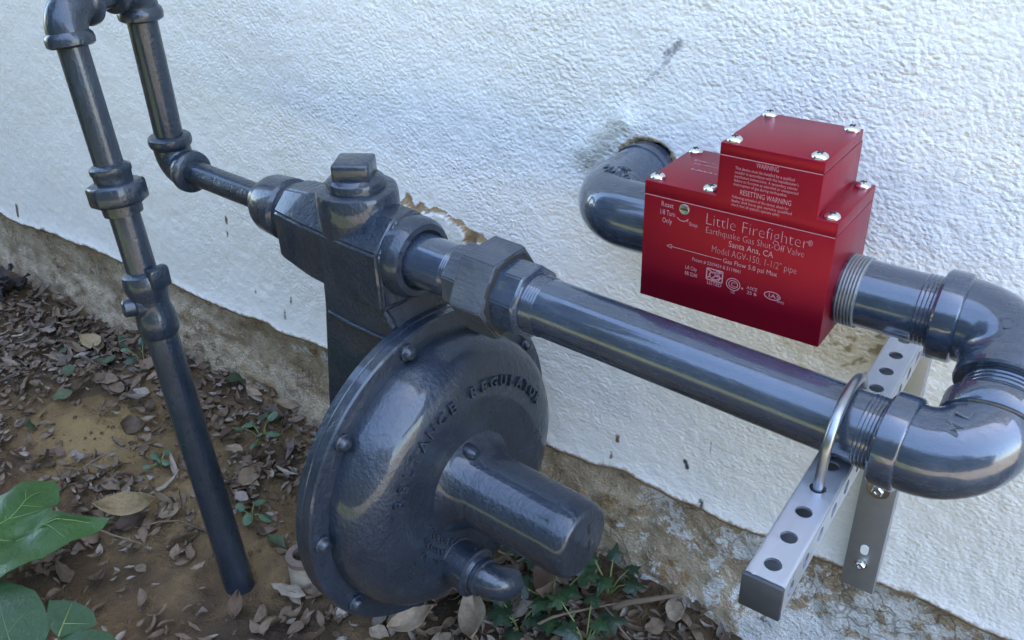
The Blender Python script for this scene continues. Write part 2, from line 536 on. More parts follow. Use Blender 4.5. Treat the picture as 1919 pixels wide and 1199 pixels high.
def wall_col(X, V):
    P = wall_pos(X, V)
    Z = P[..., 2]
    out = np.zeros(X.shape + (4,))
    def put(a, c):
        a = np.clip(a, 0, 1)
        s = a > out[..., 3]
        for i in range(3):
            out[..., i] = np.where(s, c[i], out[..., i])
        out[..., 3] = np.where(s, a, out[..., 3])
    for a, b, w, c, st in MARKS:
        put(st * np.clip(1.6 - seg_d(X, Z, a, b) / w, 0, 1), c)
    d = np.hypot(X - HOLE[0], Z - HOLE[1])
    put(0.85 * np.clip((0.0385 - d) / 0.008, 0, 1) * (Z > 0.5), (0.36, 0.26, 0.15))
    put(0.6 * np.exp(-(seg_d(X, Z, (-0.430, 0.535), (-0.400, 0.575)) / 0.020) ** 2), (0.56, 0.53, 0.45))
    # mildew and bare stucco below the valve
    dm = np.hypot((X + 0.150) / 0.055, (Z - 0.425) / 0.042)
    put(0.56 * np.exp(-dm ** 2.6) * (0.35 + 0.9 * (fbm(X, Z, 170, 2, 51) > 0.55)), (0.33, 0.28, 0.17))
    put(0.55 * np.exp(-(np.hypot((X + 0.165) / 0.10, (Z - 0.43) / 0.055)) ** 3), (0.66, 0.60, 0.47))
    # the broken rim of the patch
    dp = np.hypot((X + 0.64) / 0.085, (Z - 0.385) / 0.052) - 1 - (fbm(X, Z, 45, 3, 47) - 0.5) * 0.7
    put(0.85 * np.exp(-((dp) / 0.10) ** 2) * (Z > 0.39), (0.26, 0.17, 0.085))
    put(0.45 * (dp < 0), (0.66, 0.62, 0.55))
    # brown line of dirt at the foot of the stucco
    e = Z - edge_z(X)
    put(0.95 * np.exp(-np.clip(e, 0, 9) / 0.0045), (0.27, 0.20, 0.13))
    put(0.34 * np.exp(-np.clip(e, 0, 9) / 0.022) * (0.4 + fbm(X, Z, 35, 3, 61)), (0.50, 0.45, 0.36))
    return out

wx = axis_steps(-9, -1.85, 0.12, 1.4, 0.0028)
wv = np.concatenate([[-1.0], axis_steps(0.0, 0.0, 0.60, 2.55, 0.0028)])
stucco = grid_mesh('stucco', wx, wv, wall_pos, M['stucco'], wall_col)
stucco.parent = house

n = NT('weathered_footing')
co = n.coord()
f1 = n.noise(co, 14, 6, 0.65)
f2 = n.noise(co, 55, 6, 0.7)
f3 = n.noise(co, 300, 4)
c = n.ramp(f1, [(0.30, (0.19, 0.12, 0.06)), (0.42, (0.38, 0.28, 0.175)), (0.56, (0.52, 0.42, 0.29)), (0.68, (0.30, 0.19, 0.09))])
c = n.mix(n.maprange(f2, 0.52, 0.68, 0, 0.5), c, (0.16, 0.115, 0.07))
c = n.mix(n.maprange(f3, 0.52, 0.66, 0, 0.75), c, (0.50, 0.44, 0.36))
at = n.n('ShaderNodeAttribute', attribute_name='stain')
pe = n.noise(co, 48, 7, 0.72, 0.4)
pm = n.maprange(n.math('ADD', n.math('MULTIPLY', pe, 1.0), n.math('MULTIPLY', at.outputs['Alpha'], 0.55)), 0.80, 0.84, 0, 1)
pc = n.mix(n.noise(co, 130, 5, 0.7), (0.52, 0.49, 0.44), (0.84, 0.82, 0.78))
c = n.mix(pm, c, pc)
c = n.mix(n.maprange(n.noise(co, 160, 6, 0.75), 0.62, 0.7, 0, 0.8), c, (0.06, 0.055, 0.045))
c = n.mix(n.maprange(n.noise(co, 9, 4, 0.6, 0.5), 0.60, 0.68, 0, 0.75), c, (0.30, 0.17, 0.07))      # rusty run-off
c = n.mix(n.maprange(n.noise(n.coord((1.3, 1, 0.8)), 11, 6, 0.72, 0.8), 0.62, 0.70, 0, 0.8), c, (0.045, 0.05, 0.025))   # moss
fc = n.n('ShaderNodeTexVoronoi', feature='DISTANCE_TO_EDGE'); fc.inputs['Scale'].default_value = 4.5
fw = n.n('ShaderNodeMix', data_type='VECTOR'); fw.inputs[0].default_value = 0.16; fnz = n.n('ShaderNodeTexNoise'); fnz.inputs['Scale'].default_value = 25; n.l(co, fnz.inputs['Vector']); n.l(co, fw.inputs[4]); n.l(fnz.outputs['Color'], fw.inputs[5]); n.l(fw.outputs[1], fc.inputs['Vector'])
c = n.mix(n.maprange(fc.outputs['Distance'], 0.0, 0.014, 0.6, 0), c, (0.07, 0.055, 0.04))
n.l(c, n.b.inputs['Base Color'])
n.set(Roughness=0.9, Specular_IOR_Level=0.2)
n.normal(n.bump(n.math('ADD', n.math('MULTIPLY', f3, 0.004), n.math('MULTIPLY', f2, 0.010)), 1.0))
M['footing'] = n.m

def foot_pos(X, Z):
    near = np.exp(-((X + 0.8) ** 2) / 3)
    Y = 0.011 - (fbm(X, Z, 9, 4, 71) - 0.5) * 0.034 * near - (fbm(X, Z, 60, 4, 73) - 0.5) * 0.012 * near - 0.02 * np.clip((0.09 - Z) / 0.1, 0, 1) * near
    Y = Y + 0.020 * np.exp(-((Z - 0.178) / 0.012) ** 2)
    return np.stack([X, Y, Z], -1)
def foot_col(X, Z):
    out = np.zeros(X.shape + (4,))
    a = 1 / (1 + np.exp(-(X + 0.42) / 0.07)) * np.clip(0.35 + (0.16 - Z) * 2.0 + 0.7 * (fbm(X, Z, 12, 3, 77) - 0.35), 0, 1)
    a2 = 0.55 * np.exp(-((X + 0.90) / 0.13) ** 2) * np.exp(-((Z - 0.145) / 0.022) ** 2)
    out[..., 3] = np.clip(np.maximum(a, a2), 0, 1)
    return out
fx = axis_steps(-9, -1.85, 0.12, 1.4, 0.005)
fz = np.arange(-0.12, 0.186, 0.005)
footing = grid_mesh('footing', fx, fz, foot_pos, M['footing'], foot_col)
footing.parent = house
# the eave far above the frame, which shades the wall
M['eave'] = simple('white_eave_boards', (0.72, 0.71, 0.68), 0.6)
bm = B(); box(bm, (-9, -0.28, 2.68), (1.65, 3.0, 2.80), 0.01)
obj('eave', bm, M['eave'], house)
bm = B(); box(bm, (1.36, 0.035, -0.1), (1.398, 3.0, 2.679))
obj('side_wall', bm, M['stucco'], house)

# ------------------------------------------------------------------ gas line: axis of the regulator run
YAW = 0.063
def AX(x, dz=0.0):
    return Vector((x, -0.19 + (-0.14 - x) * YAW, 0.485 + dz))
UX = Vector((1, -YAW, 0)).normalized()
UH = Vector((-YAW, -1, 0)).normalized()          # horizontal, away from the wall
UZ = Vector((0, 0, 1))

# --- riser out of the soil
r1a, r1b = Vector((-0.863, -0.2347, 0.675)), Vector((-0.758, -0.265, -0.03))
rd = (r1b - r1a).normalized()
def RP(z):
    return r1a + rd * ((z - r1a.z) / rd.z)
riser = thing('gas_riser', 'dark slate riser pipe leaning up from bare soil, with hex union', 'gas pipe', (r1b.x, r1b.y, 0))
bm = B(); tube(bm, [RP(z) for z in (-0.03, 0.05, 0.15, 0.25, 0.35)], [0.0178, 0.0177, 0.0175, 0.0174, 0.0172], 32)
obj('lower_pipe', bm, M['dark_riser'], riser)
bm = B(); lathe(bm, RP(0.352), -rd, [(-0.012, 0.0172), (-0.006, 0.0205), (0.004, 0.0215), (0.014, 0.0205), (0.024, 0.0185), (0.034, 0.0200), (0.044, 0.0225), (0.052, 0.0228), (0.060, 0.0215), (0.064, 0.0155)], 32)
cock = obj('stopcock', bm, M['dark_riser'], riser)
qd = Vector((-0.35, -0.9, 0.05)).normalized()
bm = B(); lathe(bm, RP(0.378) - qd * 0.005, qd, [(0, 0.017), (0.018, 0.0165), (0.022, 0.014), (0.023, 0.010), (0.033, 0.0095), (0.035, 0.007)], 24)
obj('plug', bm, M['dark_riser'], cock)
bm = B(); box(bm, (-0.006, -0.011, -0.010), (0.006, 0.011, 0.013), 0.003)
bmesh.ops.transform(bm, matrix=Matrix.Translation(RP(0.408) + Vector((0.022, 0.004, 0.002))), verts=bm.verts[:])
obj('lug', bm, M['dark_riser'], cock)
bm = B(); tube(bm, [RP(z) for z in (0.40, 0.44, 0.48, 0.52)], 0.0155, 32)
obj('nipple', bm, M['dark_riser'], riser)
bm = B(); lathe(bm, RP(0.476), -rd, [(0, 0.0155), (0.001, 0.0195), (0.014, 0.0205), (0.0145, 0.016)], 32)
obj('collar', bm, M['dark_riser'], riser)
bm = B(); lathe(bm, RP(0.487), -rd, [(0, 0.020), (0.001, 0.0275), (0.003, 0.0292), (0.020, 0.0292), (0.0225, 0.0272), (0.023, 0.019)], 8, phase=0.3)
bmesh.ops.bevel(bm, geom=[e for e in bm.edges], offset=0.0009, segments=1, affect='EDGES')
obj('union_nut', bm, M['dark_riser'], riser)
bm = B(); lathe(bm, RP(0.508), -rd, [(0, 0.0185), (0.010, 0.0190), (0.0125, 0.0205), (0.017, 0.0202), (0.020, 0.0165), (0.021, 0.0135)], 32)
obj('union_tail', bm, M['dark_riser'], riser)
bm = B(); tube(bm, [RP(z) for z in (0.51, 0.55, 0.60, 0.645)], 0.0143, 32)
obj('upper_pipe', bm, M['dark_riser'], riser)

# --- return bend and drop leg to the regulator inlet
x2 = -0.881
r2 = AX(x2)
top2 = Vector((r2.x, r2.y, 0.675 + 0.004))
nd = (top2 - r1a); nd.z = 0
nd.normalize()
def small_elbow(parent, corner, d_in, d_out, mat, rb=0.0195, ext=0.031):
    bm = B(); tube(bm, arc_path(corner, d_in, d_out, ext, 0.022), rb, 32)
    e = obj('elbow', bm, mat, parent)
    for d in (d_in, d_out):
        dd = Vector(d).normalized()
        bm = B(); lathe(bm, Vector(corner) + dd * (ext - 0.006), dd, [(-0.004, rb * 0.98), (-0.001, rb * 1.13), (0.003, rb * 1.18), (0.008, rb * 1.15), (0.010, rb * 1.02), (0.0105, rb * 0.7)], 32)
        obj('collar', bm, mat, e)
    return e
small_elbow(riser, r1a, rd, nd, M['dark_riser'])
drop = thing('inlet_pipe', 'dark slate drop pipe bending level into the regulator inlet', 'gas pipe', (r2.x, r2.y, 0.46))
bm = B(); tube(bm, [r1a + nd * 0.025, top2 - nd * 0.025], 0.0145, 32)
obj('cross_nipple', bm, M['dark_riser'], drop)
small_elbow(drop, top2, -nd, (0, 0, -1), M['dark_riser'])
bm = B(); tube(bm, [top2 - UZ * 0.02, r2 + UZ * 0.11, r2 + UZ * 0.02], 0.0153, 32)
obj('drop_pipe', bm, M['dark_riser'], drop)
small_elbow(drop, r2, (0, 0, 1), UX, M['dark_riser'], 0.0200, 0.032)
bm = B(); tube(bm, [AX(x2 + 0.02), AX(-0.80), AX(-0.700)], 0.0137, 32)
obj('level_pipe', bm, M['dark_riser'], drop)

# --- the regulator
Cr = Vector((-0.484, -0.178, 0.264))
reg = thing('gas_regulator', 'slate painted cast gas regulator with large round diaphragm case and spring cap', 'regulator', (-0.54, -0.17, 0.10))
MC = M['cast']
# inlet bushing
bm = B(); lathe(bm, AX(-0.722), UX, [(0, 0.0137), (0.001, 0.0205), (0.010, 0.0230), (0.013, 0.0275), (0.020, 0.0300), (0.046, 0.0318), (0.0475, 0.0300), (0.049, 0.0272), (0.054, 0.0272), (0.055, 0.0300), (0.062, 0.0300), (0.066, 0.02)], 40)
obj('inlet_bushing', bm, MC, reg)
# octagonal valve body
def body_map(u, v, d):
    return AX(d) + UH * u + UZ * v
def octo(h, k):
    return [(h, -h * 1.1), (h, k), (k, h), (-k, h), (-h, k), (-h, -h * 1.1), (-h * 0.5, -h * 1.18), (h * 0.5, -h * 1.18)]
bm = B()
sects = [(-0.664, 0.030, 0.013), (-0.658, 0.032, 0.014), (-0.615, 0.0365, 0.014), (-0.540, 0.0385, 0.014), (-0.512, 0.0385, 0.014), (-0.508, 0.034, 0.013)]
rings = [[bm.verts.new(body_map(u, v, x)) for u, v in octo(h, k)] for x, h, k in sects]
for i in range(len(rings) - 1):
    for k in range(8):
        bm.faces.new((rings[i][k], rings[i][(k + 1) % 8], rings[i + 1][(k + 1) % 8], rings[i + 1][k]))
bm.faces.new(list(reversed(rings[0]))); bm.faces.new(rings[-1])
bmesh.ops.recalc_face_normals(bm, faces=bm.faces[:])
bmesh.ops.bevel(bm, geom=bm.edges[:], offset=0.0022, segments=2, affect='EDGES')
obj('valve_body', bm, MC, reg, 30)
# outlet boss
bm = B(); lathe(bm, AX(-0.516), UX, [(0, 0.036), (0.010, 0.0375), (0.018, 0.0365), (0.023, 0.033), (0.024, 0.028), (0.021, 0.0245)], 48)
obj('outlet_boss', bm, MC, reg)
# top boss and plug
tb = AX(-0.572)
bm = B(); lathe(bm, tb, UZ, [(0.010, 0.0378), (0.026, 0.0378), (0.046, 0.0374), (0.0495, 0.0360), (0.0510, 0.033), (0.0510, 0.026)], 56)
obj('top_boss', bm, MC, reg)
bm = B(); lathe(bm, tb, UZ, [(0.047, 0.0268), (0.0560, 0.0268), (0.0585, 0.0258), (0.0600, 0.0235), (0.0620, 0.0215), (0.0625, 0.018)], 48)
plug = obj('plug', bm, MC, reg)
bm = B(); box(bm, (-0.0170, -0.0170, 0.058), (0.0170, 0.0170, 0.0765), 0.0030, 3)
bmesh.ops.transform(bm, matrix=Matrix.Translation(tb) @ Matrix.Rotation(R(31), 4, 'Z'), verts=bm.verts[:])
obj('square_head', bm, MC, plug, 50)
# column behind the diaphragm case
bm = B()
secs = [(0.497, -0.594, -0.566, -0.1995, -0.125), (0.430, -0.597, -0.504, -0.2005, -0.125), (0.300, -0.612, -0.500, -0.2045, -0.122), (0.180, -0.606, -0.500, -0.2000, -0.130)]
rg = []
for z, xa, xb, yf, yb in secs:
    rg.append([bm.verts.new(p) for p in ((xa, yf, z), (xb, yf, z), (xb, yb, z), (xa, yb, z))])
for i in range(len(rg) - 1):
    for k in range(4):
        bm.faces.new((rg[i][k], rg[i][(k + 1) % 4], rg[i + 1][(k + 1) % 4], rg[i + 1][k]))
bm.faces.new(rg[0]); bm.faces.new(list(reversed(rg[-1])))
bmesh.ops.recalc_face_normals(bm, faces=bm.faces[:])
bmesh.ops.bevel(bm, geom=bm.edges[:], offset=0.004, segments=2, affect='EDGES')
col_o = obj('column', bm, MC, reg, 50)
bm = B(); tube(bm, [(-0.590, -0.2015, 0.418), (-0.56, -0.2022, 0.414), (-0.506, -0.2025, 0.412)], [0.0018, 0.0022, 0.0016], 8)
obj('casting_seam', bm, MC, col_o)
# diaphragm case: rear shell, flanges, front dome
bm = B(); lathe(bm, Cr, UX, [(-0.085, 0.03), (-0.078, 0.060), (-0.062, 0.095), (-0.045, 0.120), (-0.032, 0.138), (-0.022, 0.146), (-0.018, 0.146)], 80)
obj('rear_shell', bm, MC, reg)
bm = B(); lathe(bm, Cr, UX, [(-0.0225, 0.14), (-0.0225, 0.161), (-0.0205, 0.1632), (-0.0128, 0.1637), (-0.0118, 0.1622), (-0.0108, 0.1635), (-0.0022, 0.1640), (-0.0004, 0.1625), (0.0, 0.1605), (0.0, 0.140)], 112)
obj('flange', bm, MC, reg)
DOME = [(-0.001, 0.1435), (0.006, 0.1432), (0.015, 0.1415), (0.025, 0.1370), (0.0335, 0.1295), (0.0395, 0.1195), (0.0430, 0.108), (0.0440, 0.098), (0.0435, 0.088), (0.0420, 0.078), (0.0405, 0.064), (0.0400, 0.020)]
def dome_h(r):
    for (h0, r0), (h1, r1) in zip(DOME[:-1], DOME[1:]):
        if r1 <= r <= r0:
            return h0 + (h1 - h0) * (r0 - r) / (r0 - r1)
    return 0.044
bm = B(); lathe(bm, Cr, UX, DOME, 96)
dome = obj('dome', bm, MC, reg, 60)
def DP(ang, r, h):
    return Cr + UH * (r * math.cos(R(ang))) + UZ * (r * math.sin(R(ang))) + UX * h
# flange bolts share one mesh
bm = B(); lathe(bm, (0, 0, 0), UX, [(-0.002, 0.0082), (0.003, 0.0082), (0.0036, 0.0068), (0.0065, 0.0062), (0.0082, 0.0048), (0.0088, 0.003)], 16)
bolt_me = None
for k in range(10):
    ang = 78.5 - 37 * k if k < 5 else 78.5 - 36 * k
    p = DP(ang, 0.1525, 0.0)
    if bolt_me is None:
        o = obj('bolt', bm, MC)
        bolt_me = o.data
    else:
        o = bpy.data.objects.new('bolt', bolt_me); C.objects.link(o)
    o.parent = reg
    o.location = p - reg.location
# spring cap
bm = B(); lathe(bm, Cr + UX * 0.042, UX, [(-0.004, 0.056), (0.0, 0.0505), (0.005, 0.0450), (0.012, 0.0415), (0.018, 0.0395), (0.022, 0.0378), (0.110, 0.0372), (0.124, 0.0365), (0.1285, 0.0350), (0.1310, 0.0325), (0.1318, 0.0300), (0.1318, 0.004)], 64)
cap = obj('spring_cap', bm, MC, reg, 50)
for da in (-0.009, 0.011):
    bm = B(); box(bm, (-0.0004, -0.0016, -0.006), (0.0006, 0.0016, 0.006), 0.0003, 1)
    bmesh.ops.transform(bm, matrix=Matrix.Translation(Cr + UX * 0.1739 + UZ * da - UH * 0.008), verts=bm.verts[:])
    obj('cap_mark', bm, M['slot'], cap)
bm = B(); lathe(bm, DP(82, 0.043, 0.038), UX, [(0, 0.009), (0.006, 0.0085), (0.013, 0.0075), (0.017, 0.005)], 14)
obj('sealing_lug', bm, MC, cap)
# vent elbow
vp = DP(-69, 0.086, 0.036)
bm = B(); lathe(bm, vp, UX, [(-0.01, 0.0240), (0.006, 0.0232), (0.020, 0.0226), (0.034, 0.0220), (0.0370, 0.0205), (0.0375, 0.014)], 36)
vent = obj('vent', bm, MC, reg)
for sv in (0.004, 0.030):
    bm = B(); lathe(bm, vp + UX * sv, UX, [(-0.0035, 0.022), (-0.002, 0.0252), (0.002, 0.0252), (0.0035, 0.022)], 36)
    obj('rib', bm, MC, vent)
bm = B(); lathe(bm, vp + UX * 0.0385, UX, [(-0.002, 0.016), (-0.001, 0.0192), (0.004, 0.0192), (0.0052, 0.0165)], 30)
obj('vent_collar', bm, MC, vent)
bm = B(); tube(bm, arc_path(vp + UX * 0.056, -UX, (-UZ * 0.55 - UH * 0.83), 0.024, 0.0175, 10), 0.0168, 24)
obj('vent_elbow', bm, MC, vent)

# text helper ----------------------------------------------------------------
def text_mesh(s, size, extrude=0.0, align='LEFT', offset=0.0, sx=1.0):
    cu = bpy.data.curves.new('txt', 'FONT')
    cu.body = s
    cu.size = size
    cu.extrude = extrude
    cu.align_x = align
    cu.resolution_u = 2
    cu.offset = offset
    o = bpy.data.objects.new('txt', cu)
    scene.collection.objects.link(o)
    dg = bpy.context.evaluated_depsgraph_get()
    me = bpy.data.meshes.new_from_object(o.evaluated_get(dg))
    bpy.data.objects.remove(o)
    bpy.data.curves.remove(cu)
    if sx != 1.0:
        me.transform(Matrix.Diagonal((sx, 1, 1, 1)))
    return me

# raised cast lettering round the dome
def raised_letters(s, a0, step, rad, size, mat):
    bm = B()
    for i, ch in enumerate(s):
        if ch == ' ':
            continue
        ang = a0 + step * i
        me = text_mesh(ch, size, 0.0024, 'CENTER', 0.00035)
        h = dome_h(rad)
        outv = UH * math.cos(R(ang)) + UZ * math.sin(R(ang))
        slope = Vector((dome_h(rad - 0.006) - dome_h(rad + 0.006), 0.012))
        slope.normalize()
        yv = (outv * slope.y - UX * slope.x).normalized()
        nv = (UX * slope.y + outv * slope.x).normalized()
        xv = yv.cross(nv).normalized()
        o = DP(ang, rad, h + 0.0010) - yv * size * 0.35
        mt = Matrix(((xv.x, yv.x, nv.x, o.x), (xv.y, yv.y, nv.y, o.y), (xv.z, yv.z, nv.z, o.z), (0, 0, 0, 1)))
        me.transform(mt)
        bm.from_mesh(me)
        bpy.data.meshes.remove(me)
    return obj('raised_lettering', bm, mat, dome, 0)
raised_letters('RELIANCE', 24, 7.6, 0.106, 0.0146, MC)
raised_letters('REGULATOR', 24 + 7.6 * 9, 7.6, 0.106, 0.0146, MC)
bm = B()
rr = random.Random(9)
for row, rad in enumerate((0.062, 0.073, 0.084)):
    for k in range(9 - row):
        ang = -14 - row * 6 - k * 5.2
        p = DP(ang, rad, dome_h(rad) + 0.0006)
        d = (UZ * 0.8 + UH * rr.uniform(-0.5, 0.2)).normalized()
        tube(bm, [p - d * 0.0032, p + d * 0.0032], 0.0011, 6)
obj('raised_marks', bm, MC, dome)

# --- outlet nipple, union, long pipe
MP = M['pipe']
nip = thing('outlet_nipple', 'short glossy grey nipple between regulator body and hex union', 'gas pipe', AX(-0.50))
bm = B(); lathe(bm, AX(-0.525), UX, [(0, 0.0241), (0.082, 0.0241)], 56)
obj('pipe', bm, MP, nip)
bm = B(); threads(bm, AX(-0.455), UX, 0, 0.007, 0.0242, 0.0249, 3)
obj('thread', bm, MP, nip)

un = thing('pipe_union', 'matte grey hex union nut on the pipe leaving the regulator', 'pipe union', AX(-0.43))
def polyring(xs_r, sides, phase):
    bm = B(); lathe(bm, AX(0), UX, [(x / UX.x, r) for x, r in xs_r], sides, UZ, True, phase)
    return bm
bm = polyring([(-0.447, 0.0235), (-0.446, 0.0298), (-0.424, 0.0305), (-0.423, 0.025)], 8, PI / 8)
bmesh.ops.bevel(bm, geom=bm.edges[:], offset=0.0010, segments=2, affect='EDGES')
obj('tail_piece', bm, M['union'], un, 40)
bm = polyring([(-0.4275, 0.030), (-0.4265, 0.0385), (-0.4250, 0.0412), (-0.3970, 0.0412), (-0.3920, 0.0395), (-0.3915, 0.0345), (-0.395, 0.0325)], 6, R(32))
bmesh.ops.bevel(bm, geom=bm.edges[:], offset=0.0011, segments=2, affect='EDGES')
obj('nut', bm, M['union'], un, 40)
bm = B(); lathe(bm, AX(-0.3935), UX, [(-0.004, 0.0345), (0.0, 0.0345), (0.002, 0.0335), (0.0025, 0.030)], 56)
obj('gasket_ring', bm, M['slot'], un)
bm = polyring([(-0.395, 0.0255), (-0.394, 0.0312), (-0.368, 0.0318), (-0.3665, 0.0300), (-0.366, 0.0250)], 8, PI / 8 + 0.1)
bmesh.ops.bevel(bm, geom=bm.edges[:], offset=0.0012, segments=2, affect='EDGES')
obj('head_piece', bm, MP, un, 40)

lp = thing('outlet_pipe', 'long glossy grey pipe running level to the lower elbow', 'gas pipe', AX(-0.25))
bm = B(); lathe(bm, AX(-0.38), UX, [(0, 0.02405), (0.10, 0.02405), (0.2, 0.02405), (0.31, 0.02405)], 64)
obj('pipe', bm, MP, lp)
bm = B(); threads(bm, AX(-0.3665), UX, 0, 0.013, 0.0242, 0.0248, 5)
obj('thread', bm, MP, lp)
bm = B(); threads(bm, AX(-0.0995), UX, 0, 0.0125, 0.0242, 0.0247, 5)
obj('thread', bm, MP, lp)

# --- the two elbows of the return bend
UPY, UPZ = -0.100, 0.529
lowc = AX(-0.0335)
upc = Vector((-0.0350, UPY, UPZ))
dv = (upc - lowc); gap = dv.length; dv.normalize()
def big_elbow(name, label, corner, d_in, d_out, ext_in, ext_out, loc, mark, bend=0.036):
    t = thing(name, label, 'pipe elbow', loc)
    a, b = Vector(d_in).normalized(), Vector(d_out).normalized()
    path = arc_path(corner, a, b, 0.046, bend, 18)
    bm = B(); tube(bm, path, 0.0283, 48)
    body = obj('body', bm, MP, t, 60)
    for d, ext in ((a, ext_in), (b, ext_out)):
        bm = B(); lathe(bm, Vector(corner) + d * (ext - 0.0155), d, [(-0.001, 0.0280), (0.0, 0.0303), (0.0012, 0.0311), (0.0140, 0.0311), (0.0155, 0.0300), (0.0158, 0.0236)], 56)
        obj('band', bm, MP, t)
    return t, body
te_low, body_low = big_elbow('lower_elbow', 'glossy grey elbow ending the long lower pipe', lowc, -UX, dv, 0.0540, 0.046, lowc, 'ML')
te_up, body_up = big_elbow('upper_elbow', 'glossy grey elbow on the short pipe beside the red valve', upc, (-1, 0, 0), -dv, 0.0530, 0.046, upc, 'C')
cn = thing('close_nipple', 'threaded close nipple joining the two right-hand elbows', 'pipe nipple', lowc + dv * gap * 0.5)
bm = B(); threads(bm, lowc + dv * 0.040, dv, 0, gap - 0.080, 0.0239, 0.0244, 9)
obj('thread', bm, MP, cn)
# cast letters on the elbows
def cast_mark(parent, s, at, nrm, upd, size, rot=0.0):
    me = text_mesh(s, size, 0.0007, 'CENTER', 0.0001)
    nv = Vector(nrm).normalized()
    yv = Vector(upd); yv = (yv - nv * yv.dot(nv)).normalized()
    xv = yv.cross(nv).normalized()
    o = Vector(at)
    me.transform(Matrix(((xv.x, yv.x, nv.x, o.x), (xv.y, yv.y, nv.y, o.y), (xv.z, yv.z, nv.z, o.z), (0, 0, 0, 1))) @ Matrix.Rotation(rot, 4, 'Z'))
    bm = B(); bm.from_mesh(me); bpy.data.meshes.remove(me)
    return obj('cast_mark', bm, MP, parent, 0)
ctr_low = lowc + (-UX + dv) * 0.036
rim_low = lowc + (-UX + dv) * 0.036 * (1 - 0.7071)
nL = (UX.cross(dv)); nL = nL if nL.z > 0 else -nL
cast_mark(body_low, 'M L', rim_low + nL * 0.0279, nL, -UX + dv, 0.013, R(35))
nipm = upc + (Vector((-1, 0, 0)) - dv) * 0.036 * (1 - 0.7071)
cast_mark(body_up, 'C', nipm + nL * 0.0279, nL, Vector((1, 0, 0)), 0.013, R(-60))

# --- short pipe into the valve, and the elbow out of the wall
sp_ = thing('valve_outlet_pipe', 'short glossy grey pipe screwed into the right face of the red valve', 'gas pipe', (-0.12, UPY, UPZ))
bm = B(); lathe(bm, (-0.165, UPY, UPZ), (1, 0, 0), [(0, 0.02405), (0.05, 0.02405), (0.095, 0.02405)], 64)
obj('pipe', bm, MP, sp_)
bm = B(); threads(bm, (-0.1505, UPY, UPZ), (1, 0, 0), 0, 0.0135, 0.0243, 0.0256, 6)
M['thread_bare'] = simple('worn_thread', (0.28, 0.28, 0.27), 0.4, 0.6, 0.3, 400)
obj('thread', bm, M['thread_bare'], sp_)
bm = B(); threads(bm, (-0.0995, UPY, UPZ), (1, 0, 0), 0, 0.011, 0.0242, 0.0247, 4)
obj('thread', bm, MP, sp_)
wc = Vector((-0.366, -0.088, 0.537))
we = thing('wall_elbow', 'slate grey elbow coming out of a broken hole in the stucco', 'pipe elbow', wc)
bm = B(); tube(bm, arc_path(wc, (0, 1, 0), (1, 0, 0), 0.096, 0.036, 18), 0.0285, 48)
web = obj('body', bm, MP, we, 60)
bm = B(); lathe(bm, wc + Vector((0, 0.072, 0)), (0, 1, 0), [(0, 0.0283), (0.001, 0.0300), (0.014, 0.0302), (0.0155, 0.0295), (0.016, 0.022)], 48)
obj('band', bm, MP, we)
bm = B(); lathe(bm, wc + Vector((0, 0.06, 0)), (0, 1, 0), [(0, 0.024), (0.12, 0.024)], 40)
obj('pipe', bm, MP, we)
for i, (t_, off) in enumerate((('150', 0.007), ('M.MLD', -0.006))):
    q = wc + Vector((0.012, 0.014 + off, 0.0285 - off * off * 1.2))
    cast_mark(web, t_, q, Vector((0, 0.35 * (1 if off > 0 else -1) * 0.5, 1)), (0.35, 1, 0), 0.010)

# --- the red earthquake valve
VX0, VX1, VY0, VY1 = -0.293, -0.152, -0.140, -0.064
valve = thing('shutoff_valve', 'red anodised earthquake gas shut-off valve box with silver screws and lettering', 'valve', (-0.2225, -0.10, 0.50))
bm = B(); box(bm, (VX0, VY0, 0.500), (VX1, VY1, 0.5838), 0.0005, 2)
vbody = obj('body', bm, M['red'], valve)
bm = B()
prism(bm, [(VX0, 0.5842), (VX1, 0.5842), (VX1, 0.5945), (-0.166, 0.5945), (-0.166, 0.6248), (-0.2375, 0.6248), (-0.2375, 0.5945), (VX0, 0.5945)],
      lambda u, v, d: Vector((u, d, v)), VY0 - 0.0002, VY1, 0.0005)
cover = obj('cover', bm, M['red'], valve)
bm = B(); box(bm, (-0.2375, VY0 - 0.0002, 0.6252), (-0.166, VY1 - 0.003, 0.6335), 0.0005, 2)
tlid = obj('top_lid', bm, M['red'], valve)
for (xa, xb, z) in ((VX0 + 0.0006, VX1 - 0.0006, 0.5840), (-0.2369, -0.1666, 0.6250)):
    bm = B(); box(bm, (xa, VY0 - 0.0001, z - 0.0003), (xb, VY0 + 0.002, z + 0.0003))
    obj('seam', bm, M['etch'], vbody)
